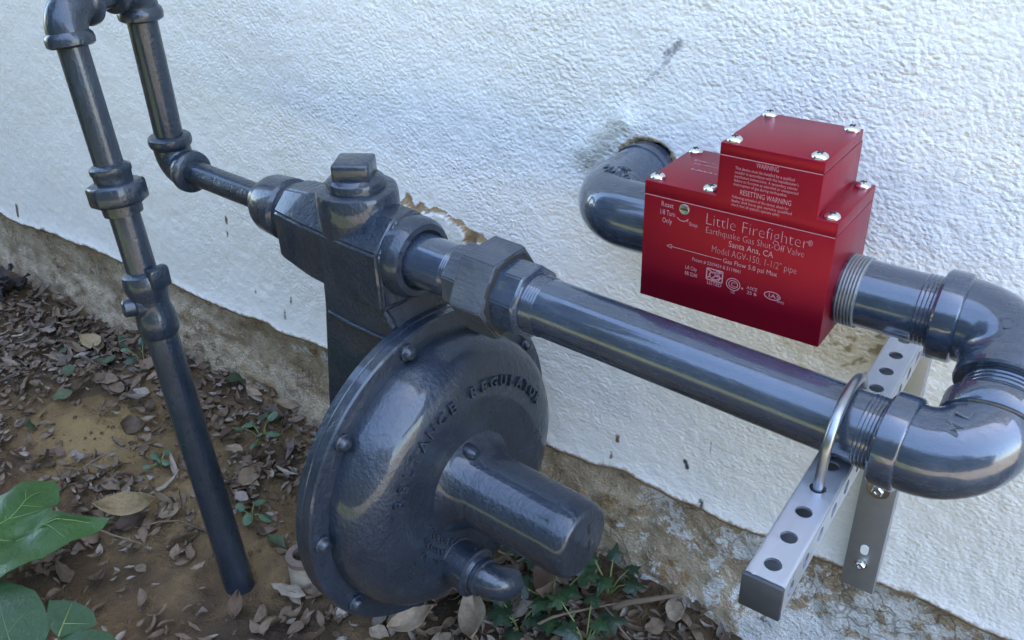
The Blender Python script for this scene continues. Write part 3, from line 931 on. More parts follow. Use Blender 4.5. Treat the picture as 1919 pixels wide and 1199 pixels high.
# screws: one shared head, one shared recess
def screw_mesh():
    bm = B(); lathe(bm, (0, 0, 0), (0, 0, 1), [(0, 0.0056), (0.0010, 0.0057), (0.0022, 0.0050), (0.0031, 0.0036), (0.0035, 0.0018), (0.0036, 0.0004)], 24)
    me = bpy.data.meshes.new('screw'); bm.to_mesh(me); bm.free(); finish(me, M['screw'], 60)
    bm = B()
    box(bm, (-0.0023, -0.0005, 0.0030), (0.0023, 0.0005, 0.00385)); box(bm, (-0.0005, -0.0023, 0.0030), (0.0005, 0.0023, 0.00384))
    mr = bpy.data.meshes.new('cross_recess'); bm.to_mesh(mr); bm.free(); finish(mr, M['slot'], 0)
    return me, mr
sme, smr = screw_mesh()
rr = random.Random(3)
for (x, y, z, par) in [(-0.2313, -0.0725, 0.6335, tlid), (-0.172, -0.0735, 0.6335, tlid), (-0.2308, -0.1330, 0.6335, tlid), (-0.1724, -0.1335, 0.6335, tlid),
                       (-0.2870, -0.1320, 0.5945, cover), (-0.2452, -0.1320, 0.5945, cover), (-0.2870, -0.0715, 0.5945, cover), (-0.1590, -0.1325, 0.5945, cover), (-0.1590, -0.0710, 0.5945, cover)]:
    s = bpy.data.objects.new('screw', sme); C.objects.link(s)
    s.parent = valve; s.location = Vector((x, y, z)) - valve.location; s.rotation_euler = (0, 0, rr.uniform(0, 1.5))
    q = bpy.data.objects.new('cross_recess', smr); C.objects.link(q)
    q.parent = s
# etched lettering on the front face
def etched(s, x, z, size, width=None, parent=vbody, align='LEFT', name='lettering', off=-0.0):
    me = text_mesh(s, size, 0.0, align, off)
    if width:
        co_ = np.zeros(len(me.vertices) * 3); me.vertices.foreach_get('co', co_)
        xs = co_[0::3]; w = xs.max() - xs.min()
        me.transform(Matrix.Diagonal((width / w, 1, 1, 1)))
    o = Vector((x, VY0 - 0.00035, z))
    me.transform(Matrix(((1, 0, 0, o.x), (0, 0, -1, o.y), (0, 1, 0, o.z), (0, 0, 0, 1))))
    bm = B(); bm.from_mesh(me); bpy.data.meshes.remove(me)
    return obj(name, bm, M['etch'], parent, 0)
def stroke(segs, w, name='emblem', parent=vbody):
    """flat etched strokes on the front face: list of ((x, z), (x, z))"""
    bm = B()
    for a, b in segs:
        a, b = Vector((a[0], 0, a[1])), Vector((b[0], 0, b[1]))
        d = (b - a).normalized(); p = Vector((-d.z, 0, d.x)) * w * 0.5
        vs = [bm.verts.new(Vector((q.x, VY0 - 0.00035, q.z))) for q in (a - p, b - p, b + p, a + p)]
        bm.faces.new(vs)
    return obj(name, bm, M['etch'], parent, 0)
def circ(cx, cz, rx, rz, k=20, a0=0.0, a1=360.0):
    pts = [(cx + rx * math.cos(R(a0 + (a1 - a0) * i / k)), cz + rz * math.sin(R(a0 + (a1 - a0) * i / k))) for i in range(k + 1)]
    return list(zip(pts[:-1], pts[1:]))
etched('Little Firefighter', -0.2440, 0.5718, 0.0128, 0.0735, off=-0.00030)
etched('®', -0.1695, 0.5745, 0.0060, 0.0032)
etched('Earthquake Gas Shut-Off Valve', -0.2430, 0.5652, 0.0072, 0.0716, off=-0.00013)
etched('Santa Ana, CA', -0.2248, 0.5590, 0.0066, 0.0328)
etched('Model AGV-150, 1-1/2" pipe', -0.2373, 0.5515, 0.0078, 0.0624, off=-0.00015)
stroke([((-0.2690, 0.5473), (-0.2289, 0.5473)), ((-0.2725, 0.5473), (-0.2685, 0.5489)), ((-0.2685, 0.5489), (-0.2685, 0.5457)), ((-0.2685, 0.5457), (-0.2725, 0.5473))], 0.0005, 'flow_arrow')
etched('Gas Flow 5.0 psi Max', -0.2278, 0.5456, 0.0052, 0.0402)
etched('Patent # 5209454 & 5119841', -0.2515, 0.5405, 0.0040, 0.0374)
etched('LA City', -0.2565, 0.5325, 0.0045, 0.0092)
etched('RR 5240', -0.2565, 0.5275, 0.0045, 0.0098)
etched('Reset', -0.2790, 0.5775, 0.0058, 0.0098)
etched('1/8 Turn', -0.2800, 0.5712, 0.0058, 0.0120)
etched('Only', -0.2775, 0.5650, 0.0058, 0.0078)
stroke(circ(-0.2615, 0.5722, 0.0040, 0.0026, 8, 190, 330) + [((-0.2580, 0.5709), (-0.2567, 0.5722)), ((-0.2580, 0.5709), (-0.2570, 0.5702))], 0.0006, 'turn_arrow')
etched('Stop', -0.2560, 0.5675, 0.0042, 0.0066)
etched('WARNING', -0.2110, 0.6208, 0.0050, 0.0155, cover)
WL = ['This device must be installed by a qualified', 'installer in accordance with the manufacturer\'s', 'installation instructions. A secondary seismic', 'failure to function as intended or unexpected', 'interruption of gas during earthquakes']
for i, s in enumerate(WL):
    etched(s, -0.2255, 0.6168 - i * 0.0029, 0.0031, [0.0412, 0.0442, 0.0438, 0.0448, 0.0372][i], cover)
etched('RESETTING WARNING', -0.2205, 0.5995, 0.0054, 0.0358, cover)
for i, s in enumerate(['Following activation of this device, check for', 'leaks and have gas service qualified', 'check that all systems operate safely']):
    etched(s, -0.2258, 0.5961 - i * 0.0029, 0.0030, [0.0400, 0.0425, 0.0345][i], cover)
# emblems of the approval bodies, as small etched figures
sq = [((-0.2392, 0.5290), (-0.2268, 0.5290)), ((-0.2392, 0.5380), (-0.2268, 0.5380)), ((-0.2392, 0.5290), (-0.2392, 0.5380)), ((-0.2268, 0.5290), (-0.2268, 0.5380))]
sq += circ(-0.2330, 0.5330, 0.0040, 0.0030) + circ(-0.2312, 0.5345, 0.0016, 0.0016, 8)
sq += [((-0.2385, 0.5372), (-0.2340, 0.5350)), ((-0.2345, 0.5310), (-0.2290, 0.5362)), ((-0.2388, 0.5302), (-0.2360, 0.5325)), ((-0.2300, 0.5300), (-0.2275, 0.5330)), ((-0.2320, 0.5374), (-0.2275, 0.5366))]
stroke(sq, 0.0009)
etched('LISTED', -0.2385, 0.5252, 0.0042, 0.0112)
stroke(circ(-0.2182, 0.5305, 0.0052, 0.0047) + circ(-0.2182, 0.5305, 0.0034, 0.0030), 0.0006)
etched('C', -0.2200, 0.5287, 0.0050, 0.0032)
etched('US', -0.2196, 0.5231, 0.0032, 0.0030)
stroke(circ(-0.2112, 0.5292, 0.0005, 0.0005, 8), 0.0008)
etched('ASCE', -0.2080, 0.5300, 0.0036, 0.0080)
etched('25 B', -0.2075, 0.5262, 0.0036, 0.0072)
stroke(circ(-0.1888, 0.5300, 0.0058, 0.0030, 20, 30, 380), 0.0007)
etched('IAS', -0.1918, 0.5285, 0.0044, 0.0080)
etched('APMO', -0.1850, 0.5258, 0.0030, 0.0052)
# illegible fine print on the lid: short etched dashes
bm = B()
rr = random.Random(5)
for row, (y0, hh) in enumerate(((-0.088, 0.0016), (-0.094, 0.0016), (-0.106, 0.0030))):
    x = -0.280 + row * 0.003
    while x < -0.243 - (row == 0) * 0.012:
        w = rr.uniform(0.0009, 0.0022)
        vs = [bm.verts.new((px, py, 0.59485)) for px, py in ((x, y0), (x + w, y0), (x + w, y0 + hh * rr.uniform(0.3, 1)), (x, y0 + hh * rr.uniform(0.3, 1)))]
        bm.faces.new(vs)
        x += w + rr.uniform(0.0006, 0.0018)
obj('lid_print', bm, M['etch'], cover, 0)
bm = B(); lathe(bm, (-0.2604, VY0 + 0.001, 0.5790), (0, -1, 0), [(0, 0.0040), (0.0018, 0.0040), (0.0021, 0.0034), (0.0018, 0.0028), (0.0012, 0.0004)], 20)
rs = obj('reset_screw', bm, simple('brassy_reset_screw', (0.42, 0.43, 0.33), 0.35, 0.8, 0.3, 900), valve)
bm = B(); box(bm, (-0.2634, VY0 - 0.0013, 0.5786), (-0.2574, VY0 - 0.0004, 0.5794))
obj('slot', bm, M['slot'], rs)

# ------------------------------------------------------------------ pipe support
arm = thing('support_arm', 'perforated square steel tube carrying the lower pipe off the wall', 'bracket', (-0.11, 0, 0.45))
AW, PITCH, NC = 0.0240, 0.0254, 13
AY0, AZT = -0.3232, 0.4605
def arm_pt(u, y, v):
    """u across, v up from the tube axis"""
    return Vector((-0.1090 - 0.028 * (y - AY0) + u, y, AZT - AW / 2 + v))
bm = B()
hw, hr, th = AW / 2, 0.0052, 0.0018
for side in range(4):
    cs, sn = round(math.cos(side * PI / 2)), round(math.sin(side * PI / 2))
    def P(u, y, v):
        return arm_pt(u * cs - v * sn, y, u * sn + v * cs)
    if side == 2:
        bm.faces.new([bm.verts.new(P(a * (hw - 0.0018), AY0 + e * NC * PITCH, hw)) for a, e in ((-1, 0), (1, 0), (1, 1), (-1, 1))])
    for k in range(NC if side != 2 else 0):
        yc = AY0 + (k + 0.5) * PITCH
        N = 16
        sqr, cir, inn = [], [], []
        for i in range(N):
            t = 2 * PI * (i + 0.5) / N
            ct, st = math.cos(t), math.sin(t)
            m = max(abs(ct), abs(st))
            su, sy = ct / m * (hw - 0.0018), st / m * PITCH / 2
            sqr.append(bm.verts.new(P(su, yc + sy, hw)))
            cir.append(bm.verts.new(P(hr * ct, yc + hr * st, hw)))
            inn.append(bm.verts.new(P(hr * ct, yc + hr * st, hw - th)))
        # corner verts
        for i in range(N):
            j = (i + 1) % N
            bm.faces.new((sqr[i], sqr[j], cir[j], cir[i]))
            bm.faces.new((cir[i], cir[j], inn[j], inn[i]))
        for (sa, sb) in ((1, 1), (-1, 1), (-1, -1), (1, -1)):
            cv = bm.verts.new(P(sa * (hw - 0.0018), yc + sb * PITCH / 2, hw))
            near = sorted(sqr, key=lambda q: (q.co - cv.co).length)[:2]
            bm.faces.new((cv, near[0], near[1]))
    # rounded corner strip
    prev = None
    for i in range(4):
        t = (PI / 2) * i / 3
        u = hw - 0.0018 + 0.0018 * math.sin(t); v = hw - 0.0018 + 0.0018 * math.cos(t)
        cur = (bm.verts.new(P(u, AY0, v)), bm.verts.new(P(u, AY0 + NC * PITCH, v)))
        if prev:
            bm.faces.new((prev[0], prev[1], cur[1], cur[0]))
        prev = cur
bmesh.ops.remove_doubles(bm, verts=bm.verts[:], dist=1e-5)
bmesh.ops.recalc_face_normals(bm, faces=bm.faces[:])
obj('tube', bm, M['steel'], arm, 30)
bm = B()
p0 = arm_pt(0, AY0, 0)
box(bm, (p0.x - hw - 0.0003, AY0 - 0.0035, p0.z - hw - 0.0003), (p0.x + hw + 0.0003, AY0 - 0.0002, p0.z + hw + 0.0003), 0.0010, 2)
obj('end_cap', bm, M['black'], arm)
# wall strap: folded channel under the arm
st = thing('wall_strap', 'dull steel channel strap bolted upright to the stucco under the arm', 'bracket', (-0.114, -0.01, 0.17))
bm = B()
SX0, SX1, SZ0, SZ1 = -0.1295, -0.0990, 0.172, 0.440
def strap_map(u, v, d):
    return Vector((u, v, d))
prism(bm, [(SX0, 0.002), (SX0, -0.0135), (SX1, -0.0135), (SX1, 0.002), (SX1 - 0.002, 0.002), (SX1 - 0.002, -0.0115), (SX0 + 0.002, -0.0115), (SX0 + 0.002, 0.002)], strap_map, SZ0, SZ1, 0.0006)
strap_o = obj('channel', bm, M['strap'], st)
def hexbolt(z, washer, hr_):
    bm = B(); lathe(bm, (-0.1142, -0.0134, z), (0, -1, 0), [(0, washer), (0.0012, washer), (0.0014, washer * 0.9), (0.0014, hr_)], 32)
    w = obj('washer', bm, M['screw'], st)
    bm = B(); lathe(bm, (-0.1142, -0.0148, z), (0, -1, 0), [(0, hr_), (0.003, hr_), (0.0042, hr_ * 0.8), (0.0042, hr_ * 0.45), (0.003, hr_ * 0.4), (0.003, 0.0003)], 6, (0.2, 0, 1))
    obj('bolt_head', bm, M['screw'], w, 25)
hexbolt(0.296, 0.0100, 0.0055)
hexbolt(0.2045, 0.0058, 0.0046)
bm = B()
pts = [(-0.1142 + 0.0036 * math.cos(t), 0.222 + (0.0022 if math.sin(t) > 0 else -0.0022) + 0.0036 * math.sin(t)) for t in [2 * PI * i / 20 for i in range(20)]]
prism(bm, pts, lambda u, v, d: Vector((u, d, v)), -0.0139, -0.0130)
obj('slot_plate', bm, simple('white_seen_through_slot', (0.78, 0.77, 0.74), 0.8), st)
# U-bolt
ub = thing('u_bolt', 'zinc U-bolt clamping the lower pipe down onto the steel arm', 'u-bolt', (-0.112, -0.19, 0.46))
pts = []
cy = AX(-0.112).y
prof = [(-0.0405, -0.042), (-0.0402, -0.028), (-0.0396, -0.016), (-0.0386, -0.006)]
for i in range(17):
    t = R(172 - 164 * i / 16)
    prof.append((0.0378 * math.cos(t), 0.0284 * math.sin(t)))
prof += [(-a, b) for a, b in [(-0.0386, -0.006), (-0.0396, -0.016), (-0.0402, -0.028), (-0.0405, -0.042)]]
for a, b in prof:
    pts.append((-0.1118 - 0.028 * (cy + a - AY0) + 0.003, cy - 0.003 + a, 0.485 + b))
# smooth the path
pv = [Vector(p) for p in pts]
for it in range(2):
    q = [pv[0]]
    for a, b in zip(pv[:-1], pv[1:]):
        q += [a * 0.75 + b * 0.25, a * 0.25 + b * 0.75]
    q.append(pv[-1]); pv = q
bm = B(); tube(bm, pv, 0.0034, 14)
obj('rod', bm, M['ubolt'], ub)
for s in (-0.0405, 0.0405):
    bm = B(); lathe(bm, (-0.1088 - 0.028 * (cy + s - AY0), cy - 0.003 + s, AZT - AW - 0.006), (0, 0, 1), [(0, 0.0065), (0.0055, 0.0065)], 6)
    obj('nut', bm, M['ubolt'], ub)

# ------------------------------------------------------------------ pipe stub in the soil
stub_z = float(ground_h(-0.700, -0.212))
stub = thing('pipe_stub', 'short pale open pipe stub standing in the soil behind the regulator', 'pipe', (-0.700, -0.212, stub_z))
M['stub'] = simple('stained_pale_pipe', (0.36, 0.29, 0.21), 0.8, 0, 0.35, 60, 0.002)
M['stub_rim'] = simple('rusty_rim', (0.15, 0.105, 0.08), 0.85, 0, 0.4, 120, 0.002)
bm = B(); lathe(bm, (-0.700, -0.212, stub_z - 0.03), (0.03, 0.02, 1), [(0, 0.019), (0.066, 0.0188), (0.066, 0.013), (0.03, 0.013)], 32, cap=False)
obj('barrel', bm, M['stub'], stub)
bm = B(); lathe(bm, (-0.6982, -0.2108, stub_z + 0.030), (0.03, 0.02, 1), [(0, 0.0190), (0.001, 0.0203), (0.008, 0.0203), (0.0095, 0.018), (0.0095, 0.0118), (-0.02, 0.0118)], 32, cap=False)
obj('rim', bm, M['stub_rim'], stub)

# ------------------------------------------------------------------ fallen leaves and litter
def leaf_mat(name, stops, rough=0.65, trans=0.0, vein=None):
    n = NT(name)
    oi = n.n('ShaderNodeObjectInfo')
    co = n.coord()
    c = n.ramp(oi.outputs['Random'], stops)
    f = n.noise(co, 120, 4, 0.65)
    c = n.mix(n.maprange(f, 0.3, 0.75, 0, 1), n.mix(1.0, c, (0.55, 0.52, 0.5), 'MULTIPLY'), c)
    n.l(c, n.b.inputs['Base Color'])
    n.set(Roughness=rough, Specular_IOR_Level=0.3)
    n.normal(n.bump(f, 0.0012))
    return n.m
M['dry'] = leaf_mat('dry_brown_leaf', [(0.0, (0.085, 0.056, 0.038)), (0.3, (0.16, 0.108, 0.070)), (0.6, (0.24, 0.170, 0.110)), (0.85, (0.36, 0.275, 0.185)), (1.0, (0.20, 0.17, 0.135))])
M['dry_grey'] = leaf_mat('dry_grey_leaf', [(0.0, (0.14, 0.105, 0.082)), (0.5, (0.25, 0.20, 0.16)), (1.0, (0.38, 0.32, 0.25))])
M['dry_green'] = leaf_mat('withered_green_leaf', [(0.0, (0.040, 0.062, 0.030)), (0.5, (0.065, 0.088, 0.045)), (1.0, (0.10, 0.12, 0.06))])
M['yellow'] = leaf_mat('yellow_leaf', [(0.0, (0.33, 0.25, 0.13)), (1.0, (0.38, 0.29, 0.16))])

def leaf_geo(bm, L, W, fold, curl, twist, mt, seg=7, wavy=0.0, rs=None):
    """pointed leaf with a folded midrib and a curl along its length; a thin closed sheet"""
    rs = rs or random
    top = []
    for i in range(seg + 1):
        t = i / seg
        w = W * 0.5 * (math.sin(PI * t ** 0.85) ** 0.9) * (1 - 0.15 * t)
        z = curl * L * (t - 0.5) ** 2 * 2
        tw = twist * (t - 0.5)
        row = []
        for s in (-1, -0.5, 0, 0.5, 1):
            y = s * w
            zz = z + abs(s) ** 1.3 * fold * W * 0.5 + (rs.uniform(-1, 1) * wavy * W if abs(s) == 1 else 0)
            y2, z2 = y * math.cos(tw) - zz * math.sin(tw) * 0, zz + y * math.sin(tw)
            row.append(bm.verts.new(mt @ Vector((L * (t - 0.5), y2, z2))))
        top.append(row)
    for i in range(seg):
        for k in range(4):
            bm.faces.new((top[i][k], top[i + 1][k], top[i + 1][k + 1], top[i][k + 1]))

def leaf_mesh(name, mat, L, W, fold, curl, twist, rs):
    bm = B()
    leaf_geo(bm, L, W, fold, curl, twist, Matrix.Identity(4), 7, 0.12, rs)
    # thickness and stalk
    bmesh.ops.remove_doubles(bm, verts=bm.verts[:], dist=1e-6)
    geom = bmesh.ops.solidify(bm, geom=bm.faces[:], thickness=0.0004)
    me = bpy.data.meshes.new(name)
    bm.to_mesh(me); bm.free()
    finish(me, mat, 60)
    return me

rs = random.Random(21)
def variants(mat, k, L0, L1, asp0, asp1):
    return [leaf_mesh('fallen_leaf', mat, rs.uniform(L0, L1), rs.uniform(L0, L1) * rs.uniform(asp0, asp1), rs.uniform(-0.2, 0.8), rs.uniform(-0.35, 0.55), rs.uniform(-0.9, 0.9), rs) for _ in range(k)]
LV = {'dry': variants(M['dry'], 14, 0.022, 0.050, 0.30, 0.62), 'grey': variants(M['dry_grey'], 8, 0.022, 0.046, 0.30, 0.7),
      'green': variants(M['dry_green'], 3, 0.028, 0.044, 0.5, 0.75)}
LAB = {'dry': 'dry brown leaf', 'grey': 'faded grey-brown leaf', 'green': 'withered green leaf'}
def leaf_place(x, y):
    if x > -0.62:
        return 'in the litter below the regulator and spring cap'
    if y > -0.10:
        return 'banked up along the footing ' + ('at far left' if x < -1.35 else 'left of the riser' if x < -1.0 else 'right of the riser')
    if x < -1.05:
        return 'around the sandy mound at left'
    if x < -0.86:
        return 'between the lobed leaf and the riser'
    return 'on bare soil near the riser foot'
def in_view(p, m=0.02):
    d = Vector(p) - Vector((0, -0.69, 0.85))
    z = d.dot(fwd)
    if z <= 0.05:
        return False
    u, v = d.dot(right) / z * 0.8883, d.dot(up) / z * 0.8883
    return abs(u) < 0.5 + m and abs(v) < 0.3124 + m

def litter_density(x, y):
    d = 0.10 + 0.9 * max(0.0, float(fbm(np.array(x), np.array(y), 9, 3, 91)) - 0.42) * 2.2
    d += 0.75 * math.exp(-((y + 0.05) / 0.07) ** 2)                       # banked along the footing
    d += 0.9 * math.exp(-((x + 1.02) / 0.13) ** 2 - ((y + 0.26) / 0.07) ** 2)   # heap by the big leaf
    d += 0.9 * math.exp(-((x + 0.50) / 0.2) ** 2 - ((y + 0.12) / 0.10) ** 2)    # below the regulator
    d += 0.5 * math.exp(-((x + 1.5) / 0.25) ** 2 - ((y + 0.12) / 0.10) ** 2)
    d *= 1 - 0.9 * math.exp(-((x + 1.18) / 0.14) ** 2 - ((y + 0.19) / 0.055) ** 2)   # bare sandy mound
    d *= 1 - 0.85 * math.exp(-((x + 0.72) / 0.13) ** 2 - ((y + 0.32) / 0.09) ** 2)  # bare patch round the riser
    return d

def scatter(count, rs):
    out = []
    while len(out) < count:
        x, y = rs.uniform(-1.85, -0.22), rs.uniform(-0.52, -0.005)
        if rs.random() < litter_density(x, y) and in_view((x, y, 0.01)):
            out.append((x, y))
    return out

def rest(x, y, rs, lift=0.006, tilt=0.45):
    return Matrix.Translation((x, y, float(ground_h(x, y)) + lift + rs.uniform(0, 0.008))) @ Matrix.Rotation(rs.uniform(0, 2 * PI), 4, 'Z') @ Matrix.Rotation(rs.gauss(0, tilt), 4, 'X') @ Matrix.Rotation(rs.gauss(0, tilt * 0.6), 4, 'Y')

for x, y in scatter(285, rs):
    k = rs.choices(('dry', 'grey', 'green'), (0.62, 0.30, 0.08))[0]
    o = bpy.data.objects.new('fallen_leaf', rs.choice(LV[k]))
    C.objects.link(o)
    s = rs.uniform(0.75, 1.15)
    o.matrix_world = rest(x, y, rs, 0.008) @ Matrix.Diagonal((s, s, s, 1))
    tag(o, LAB[k] + ' lying ' + leaf_place(x, y), 'leaf', LAB[k].replace('leaf', 'leaves') + ' ' + leaf_place(x, y))

# the finer litter under them: crumbled leaves, as one mass
for nm, mat, cnt, sc in (('leaf_litter', M['dry'], 1500, (0.35, 0.95)), ('leaf_crumbs', M['dry_grey'], 900, (0.25, 0.7))):
    bm = B()
    for x, y in scatter(cnt, rs):
        L = 0.03 * rs.uniform(*sc)
        leaf_geo(bm, L, L * rs.uniform(0.3, 0.6), rs.uniform(-0.2, 0.9), rs.uniform(-0.5, 0.6), rs.uniform(-1, 1), rest(x, y, rs, 0.002, 0.5), 4, 0.12, rs)
    o = obj(nm, bm, mat, None, 60)
    o['kind'] = 'stuff'
    tag(o, 'crumbled brown leaf litter covering the soil' if nm == 'leaf_litter' else 'fine grey leaf crumbs between the fallen leaves', 'leaf litter')
# soil clods and grit
M['clod'] = simple('soil_clod', (0.105, 0.072, 0.046), 0.95, 0, 0.5, 30, 0.004, 0.1)
bm = B()
for i in range(2600):
    x, y = rs.uniform(-1.85, -0.22), rs.uniform(-0.55, -0.005)
    if not in_view((x, y, 0)):
        continue
    r = 0.0012 + 0.004 * rs.random() ** 4
    p = Vector((x, y, float(ground_h(x, y)) + r * 0.3))
    vs = [bm.verts.new(p + Vector((a * r * rs.uniform(.7, 1.3), b * r * rs.uniform(.7, 1.3), c_ * r * rs.uniform(.5, 1)))) for a, b, c_ in ((1, 0, 0), (-1, 0, 0), (0, 1, 0), (0, -1, 0), (0, 0, 1), (0, 0, -1))]
    for a, b, c_ in ((0, 2, 4), (2, 1, 4), (1, 3, 4), (3, 0, 4), (2, 0, 5), (1, 2, 5), (3, 1, 5), (0, 3, 5)):
        bm.faces.new((vs[a], vs[b], vs[c_]))
o = obj('soil_clods', bm, M['clod'], None, 50)
o['kind'] = 'stuff'
tag(o, 'small soil clods and grit on the bare ground', 'soil')

def big_leaf(name, label, mat, loc, L, W, rz, tilt=(0, 0), fold=0.4, curl=0.3):
    me = leaf_mesh(name, mat, L, W, fold, curl, 0.3, rs)
    o = bpy.data.objects.new(name, me); C.objects.link(o)
    o.matrix_world = Matrix.Translation(loc) @ Matrix.Rotation(rz, 4, 'Z') @ Matrix.Rotation(tilt[0], 4, 'X') @ Matrix.Rotation(tilt[1], 4, 'Y')
    return tag(o, label, 'leaf')
def gz(x, y, h=0.0):
    return (x, y, float(ground_h(x, y)) + h)
big_leaf('yellow_leaf', 'large pale yellow leaf lying folded beside the big green lobed leaf', M['yellow'], gz(-0.962, -0.268, 0.020), 0.086, 0.034, R(38), (R(30), R(-8)), 1.1, 0.3)
big_leaf('yellow_leaf', 'small pale yellow leaf near the footing left of the riser', M['yellow'], gz(-1.40, -0.055, 0.02), 0.05, 0.032, R(10), (R(25), 0), 0.3, 0.4)
for i, (x, y, L, rz, t, lab) in enumerate([
        (-0.560, -0.185, 0.060, 0.4, 0.3, 'curled russet leaf right under the bottom of the regulator'),
        (-0.480, -0.150, 0.070, 2.2, -0.3, 'long russet leaf below the vent of the regulator'),
        (-0.530, -0.200, 0.055, 1.1, 0.4, 'upright brown leaf at the lower edge of the regulator flange'),
        (-0.430, -0.070, 0.065, -0.8, 0.7, 'large red-brown leaf propped up below the spring cap')]):
    big_leaf('russet_leaf', lab, M['dry'], gz(x, y, 0.022), L, L * 0.5, rz, (t, R(-15)), 0.6, 0.4)

# twigs
M['twig'] = simple('dry_twig', (0.15, 0.105, 0.07), 0.8, 0, 0.3, 200)
def twig(a, b, r, lab):
    a, b = Vector(a), Vector(b)
    m = (a + b) / 2 + Vector((rs.uniform(-.01, .01), rs.uniform(-.01, .01), rs.uniform(0, .01)))
    bm = B(); tube(bm, [a, (a + m) / 2 + Vector((0, 0, .003)), m, (m + b) / 2, b], [r, r * .95, r * .85, r * .7, r * .4], 8)
    tag(obj('twig', bm, M['twig']), lab, 'twig', 'dry twigs on the litter')
twig((-0.352, -0.055, 0.030), (-0.285, -0.020, 0.062), 0.0036, 'thick dry twig leaning on the footing below the spring cap')
twig((-0.415, -0.120, 0.022), (-0.350, -0.052, 0.036), 0.0018, 'thin yellowish twig lying across the ivy under the cap')
twig((-0.362, -0.060, 0.030), (-0.300, -0.085, 0.020), 0.0016, 'thin curved twig at the lower right of the ivy')
twig((-0.395, -0.028, 0.035), (-0.378, -0.030, 0.085), 0.0020, 'short upright reddish twig beside the ivy leaf')
twig((-0.930, -0.280, 0.022), (-0.860, -0.235, 0.014), 0.0010, 'long thin straw left of the riser foot')
twig((-0.985, -0.330, 0.030), (-0.905, -0.300, 0.020), 0.0014, 'dark thin twig beside the big lobed leaf')
twig((-1.100, -0.260, 0.025), (-1.060, -0.170, 0.030), 0.0012, 'thin straw reaching over the edge of the sandy mound')

# ------------------------------------------------------------------ living plants
def green_mat(name, c0, c1, rough):
    n = NT(name)
    co = n.coord()
    f = n.noise(co, 40, 4, 0.6)
    cg = n.mix(f, c0, c1)
    cg = n.mix(n.maprange(n.noise(co, 130, 5, 0.7), 0.64, 0.7, 0, 0.5), cg, (0.13, 0.12, 0.04))
    n.l(cg, n.b.inputs['Base Color'])
    n.l(n.maprange(n.noise(co, 60, 4), 0.3, 0.7, rough - 0.08, rough + 0.15), n.b.inputs['Roughness'])
    n.set(Specular_IOR_Level=0.4)
    n.normal(n.bump(n.noise(co, 170, 3), 0.0012))
    return n.m
M['lobed'] = green_mat('fresh_green_leaf', (0.014, 0.046, 0.007), (0.034, 0.085, 0.013), 0.40)
M['ivy'] = green_mat('ivy_leaf', (0.016, 0.040, 0.014), (0.030, 0.066, 0.024), 0.40)
M['ivy_dark'] = green_mat('dark_ivy_leaf', (0.012, 0.026, 0.013), (0.024, 0.048, 0.022), 0.40)
M['weed'] = green_mat('small_weed_leaf', (0.045, 0.085, 0.042), (0.075, 0.125, 0.065), 0.5)
M['vein'] = simple('pale_leaf_vein', (0.10, 0.17, 0.04), 0.5)
M['vein_b'] = simple('pale_ivy_vein', (0.08, 0.13, 0.06), 0.5)
M['stem'] = simple('green_stem', (0.16, 0.20, 0.06), 0.5)

def sheet(outline, hub, hf, mat, parent, name='leaf', rings=5, thick=0.0006):
    """curved leaf blade: rings of points between a hub and a closed outline, lifted by hf(x, y)"""
    bm = B()
    hub = Vector((hub[0], hub[1]))
    # refine the outline
    pts = [Vector(p) for p in outline]
    fine = []
    for a, b in zip(pts, pts[1:] + pts[:1]):
        fine += [a, a * 0.5 + b * 0.5]
    N = len(fine)
    grid = []
    for r in range(1, rings + 1):
        t = r / rings
        grid.append([bm.verts.new((*(hub + (p - hub) * t), hf(*(hub + (p - hub) * t)))) for p in fine])
    c0 = bm.verts.new((*hub, hf(*hub)))
    for i in range(N):
        bm.faces.new((c0, grid[0][i], grid[0][(i + 1) % N]))
    for r in range(rings - 1):
        for i in range(N):
            j = (i + 1) % N
            bm.faces.new((grid[r][i], grid[r + 1][i], grid[r + 1][j], grid[r][j]))
    bmesh.ops.recalc_face_normals(bm, faces=bm.faces[:])
    bmesh.ops.solidify(bm, geom=bm.faces[:], thickness=thick)
    return obj(name, bm, mat, parent, 60)
def veins(lines, hf, parent, mat, r0=0.0011):
    for a, b, r in lines:
        P = [Vector((a[0] + (b[0] - a[0]) * t, a[1] + (b[1] - a[1]) * t)) for t in [i / 8 for i in range(9)]]
        bm = B(); tube(bm, [(p.x, p.y, hf(p.x, p.y) + 0.0004) for p in P], [r * (1 - 0.75 * i / 8) for i in range(9)], 6)
        obj('vein', bm, mat, parent)

# big lobed leaf at the left edge
lobed = thing('lobed_plant', 'plant with one big glossy green lobed leaf at the left edge', 'plant', (-0.985, -0.455, 0.0))
def hA(x, y):
    u, v = x + 0.93, y + 0.40
    return 0.110 + 0.10 * (u * u + v * v) * 6 * 0.3 - 0.12 * abs((u * 0.88 - v * 0.47)) * 0.35 + 0.0050 * math.sin(70 * u + 40 * v) + 0.0035 * math.sin(95 * v) + 0.003 * math.sin(150 * u - 60 * v)
outA = [(-1.075, -0.452), (-1.05, -0.415), (-1.0214, -0.385), (-1.024, -0.366), (-1.0153, -0.3504), (-1.0031, -0.336), (-0.9871, -0.3397), (-0.9684, -0.3506), (-0.9547, -0.3642), (-0.9475, -0.3739), (-0.9235, -0.362), (-0.9047, -0.3491), (-0.880, -0.3366), (-0.8763, -0.360), (-0.8797, -0.3883), (-0.8815, -0.4197), (-0.8857, -0.4487), (-0.8929, -0.4631), (-0.905, -0.50), (-0.95, -0.515), (-1.01, -0.50)]
bl = sheet(outA, (-0.958, -0.437), hA, M['lobed'], lobed)
hubA = (-0.965, -0.447)
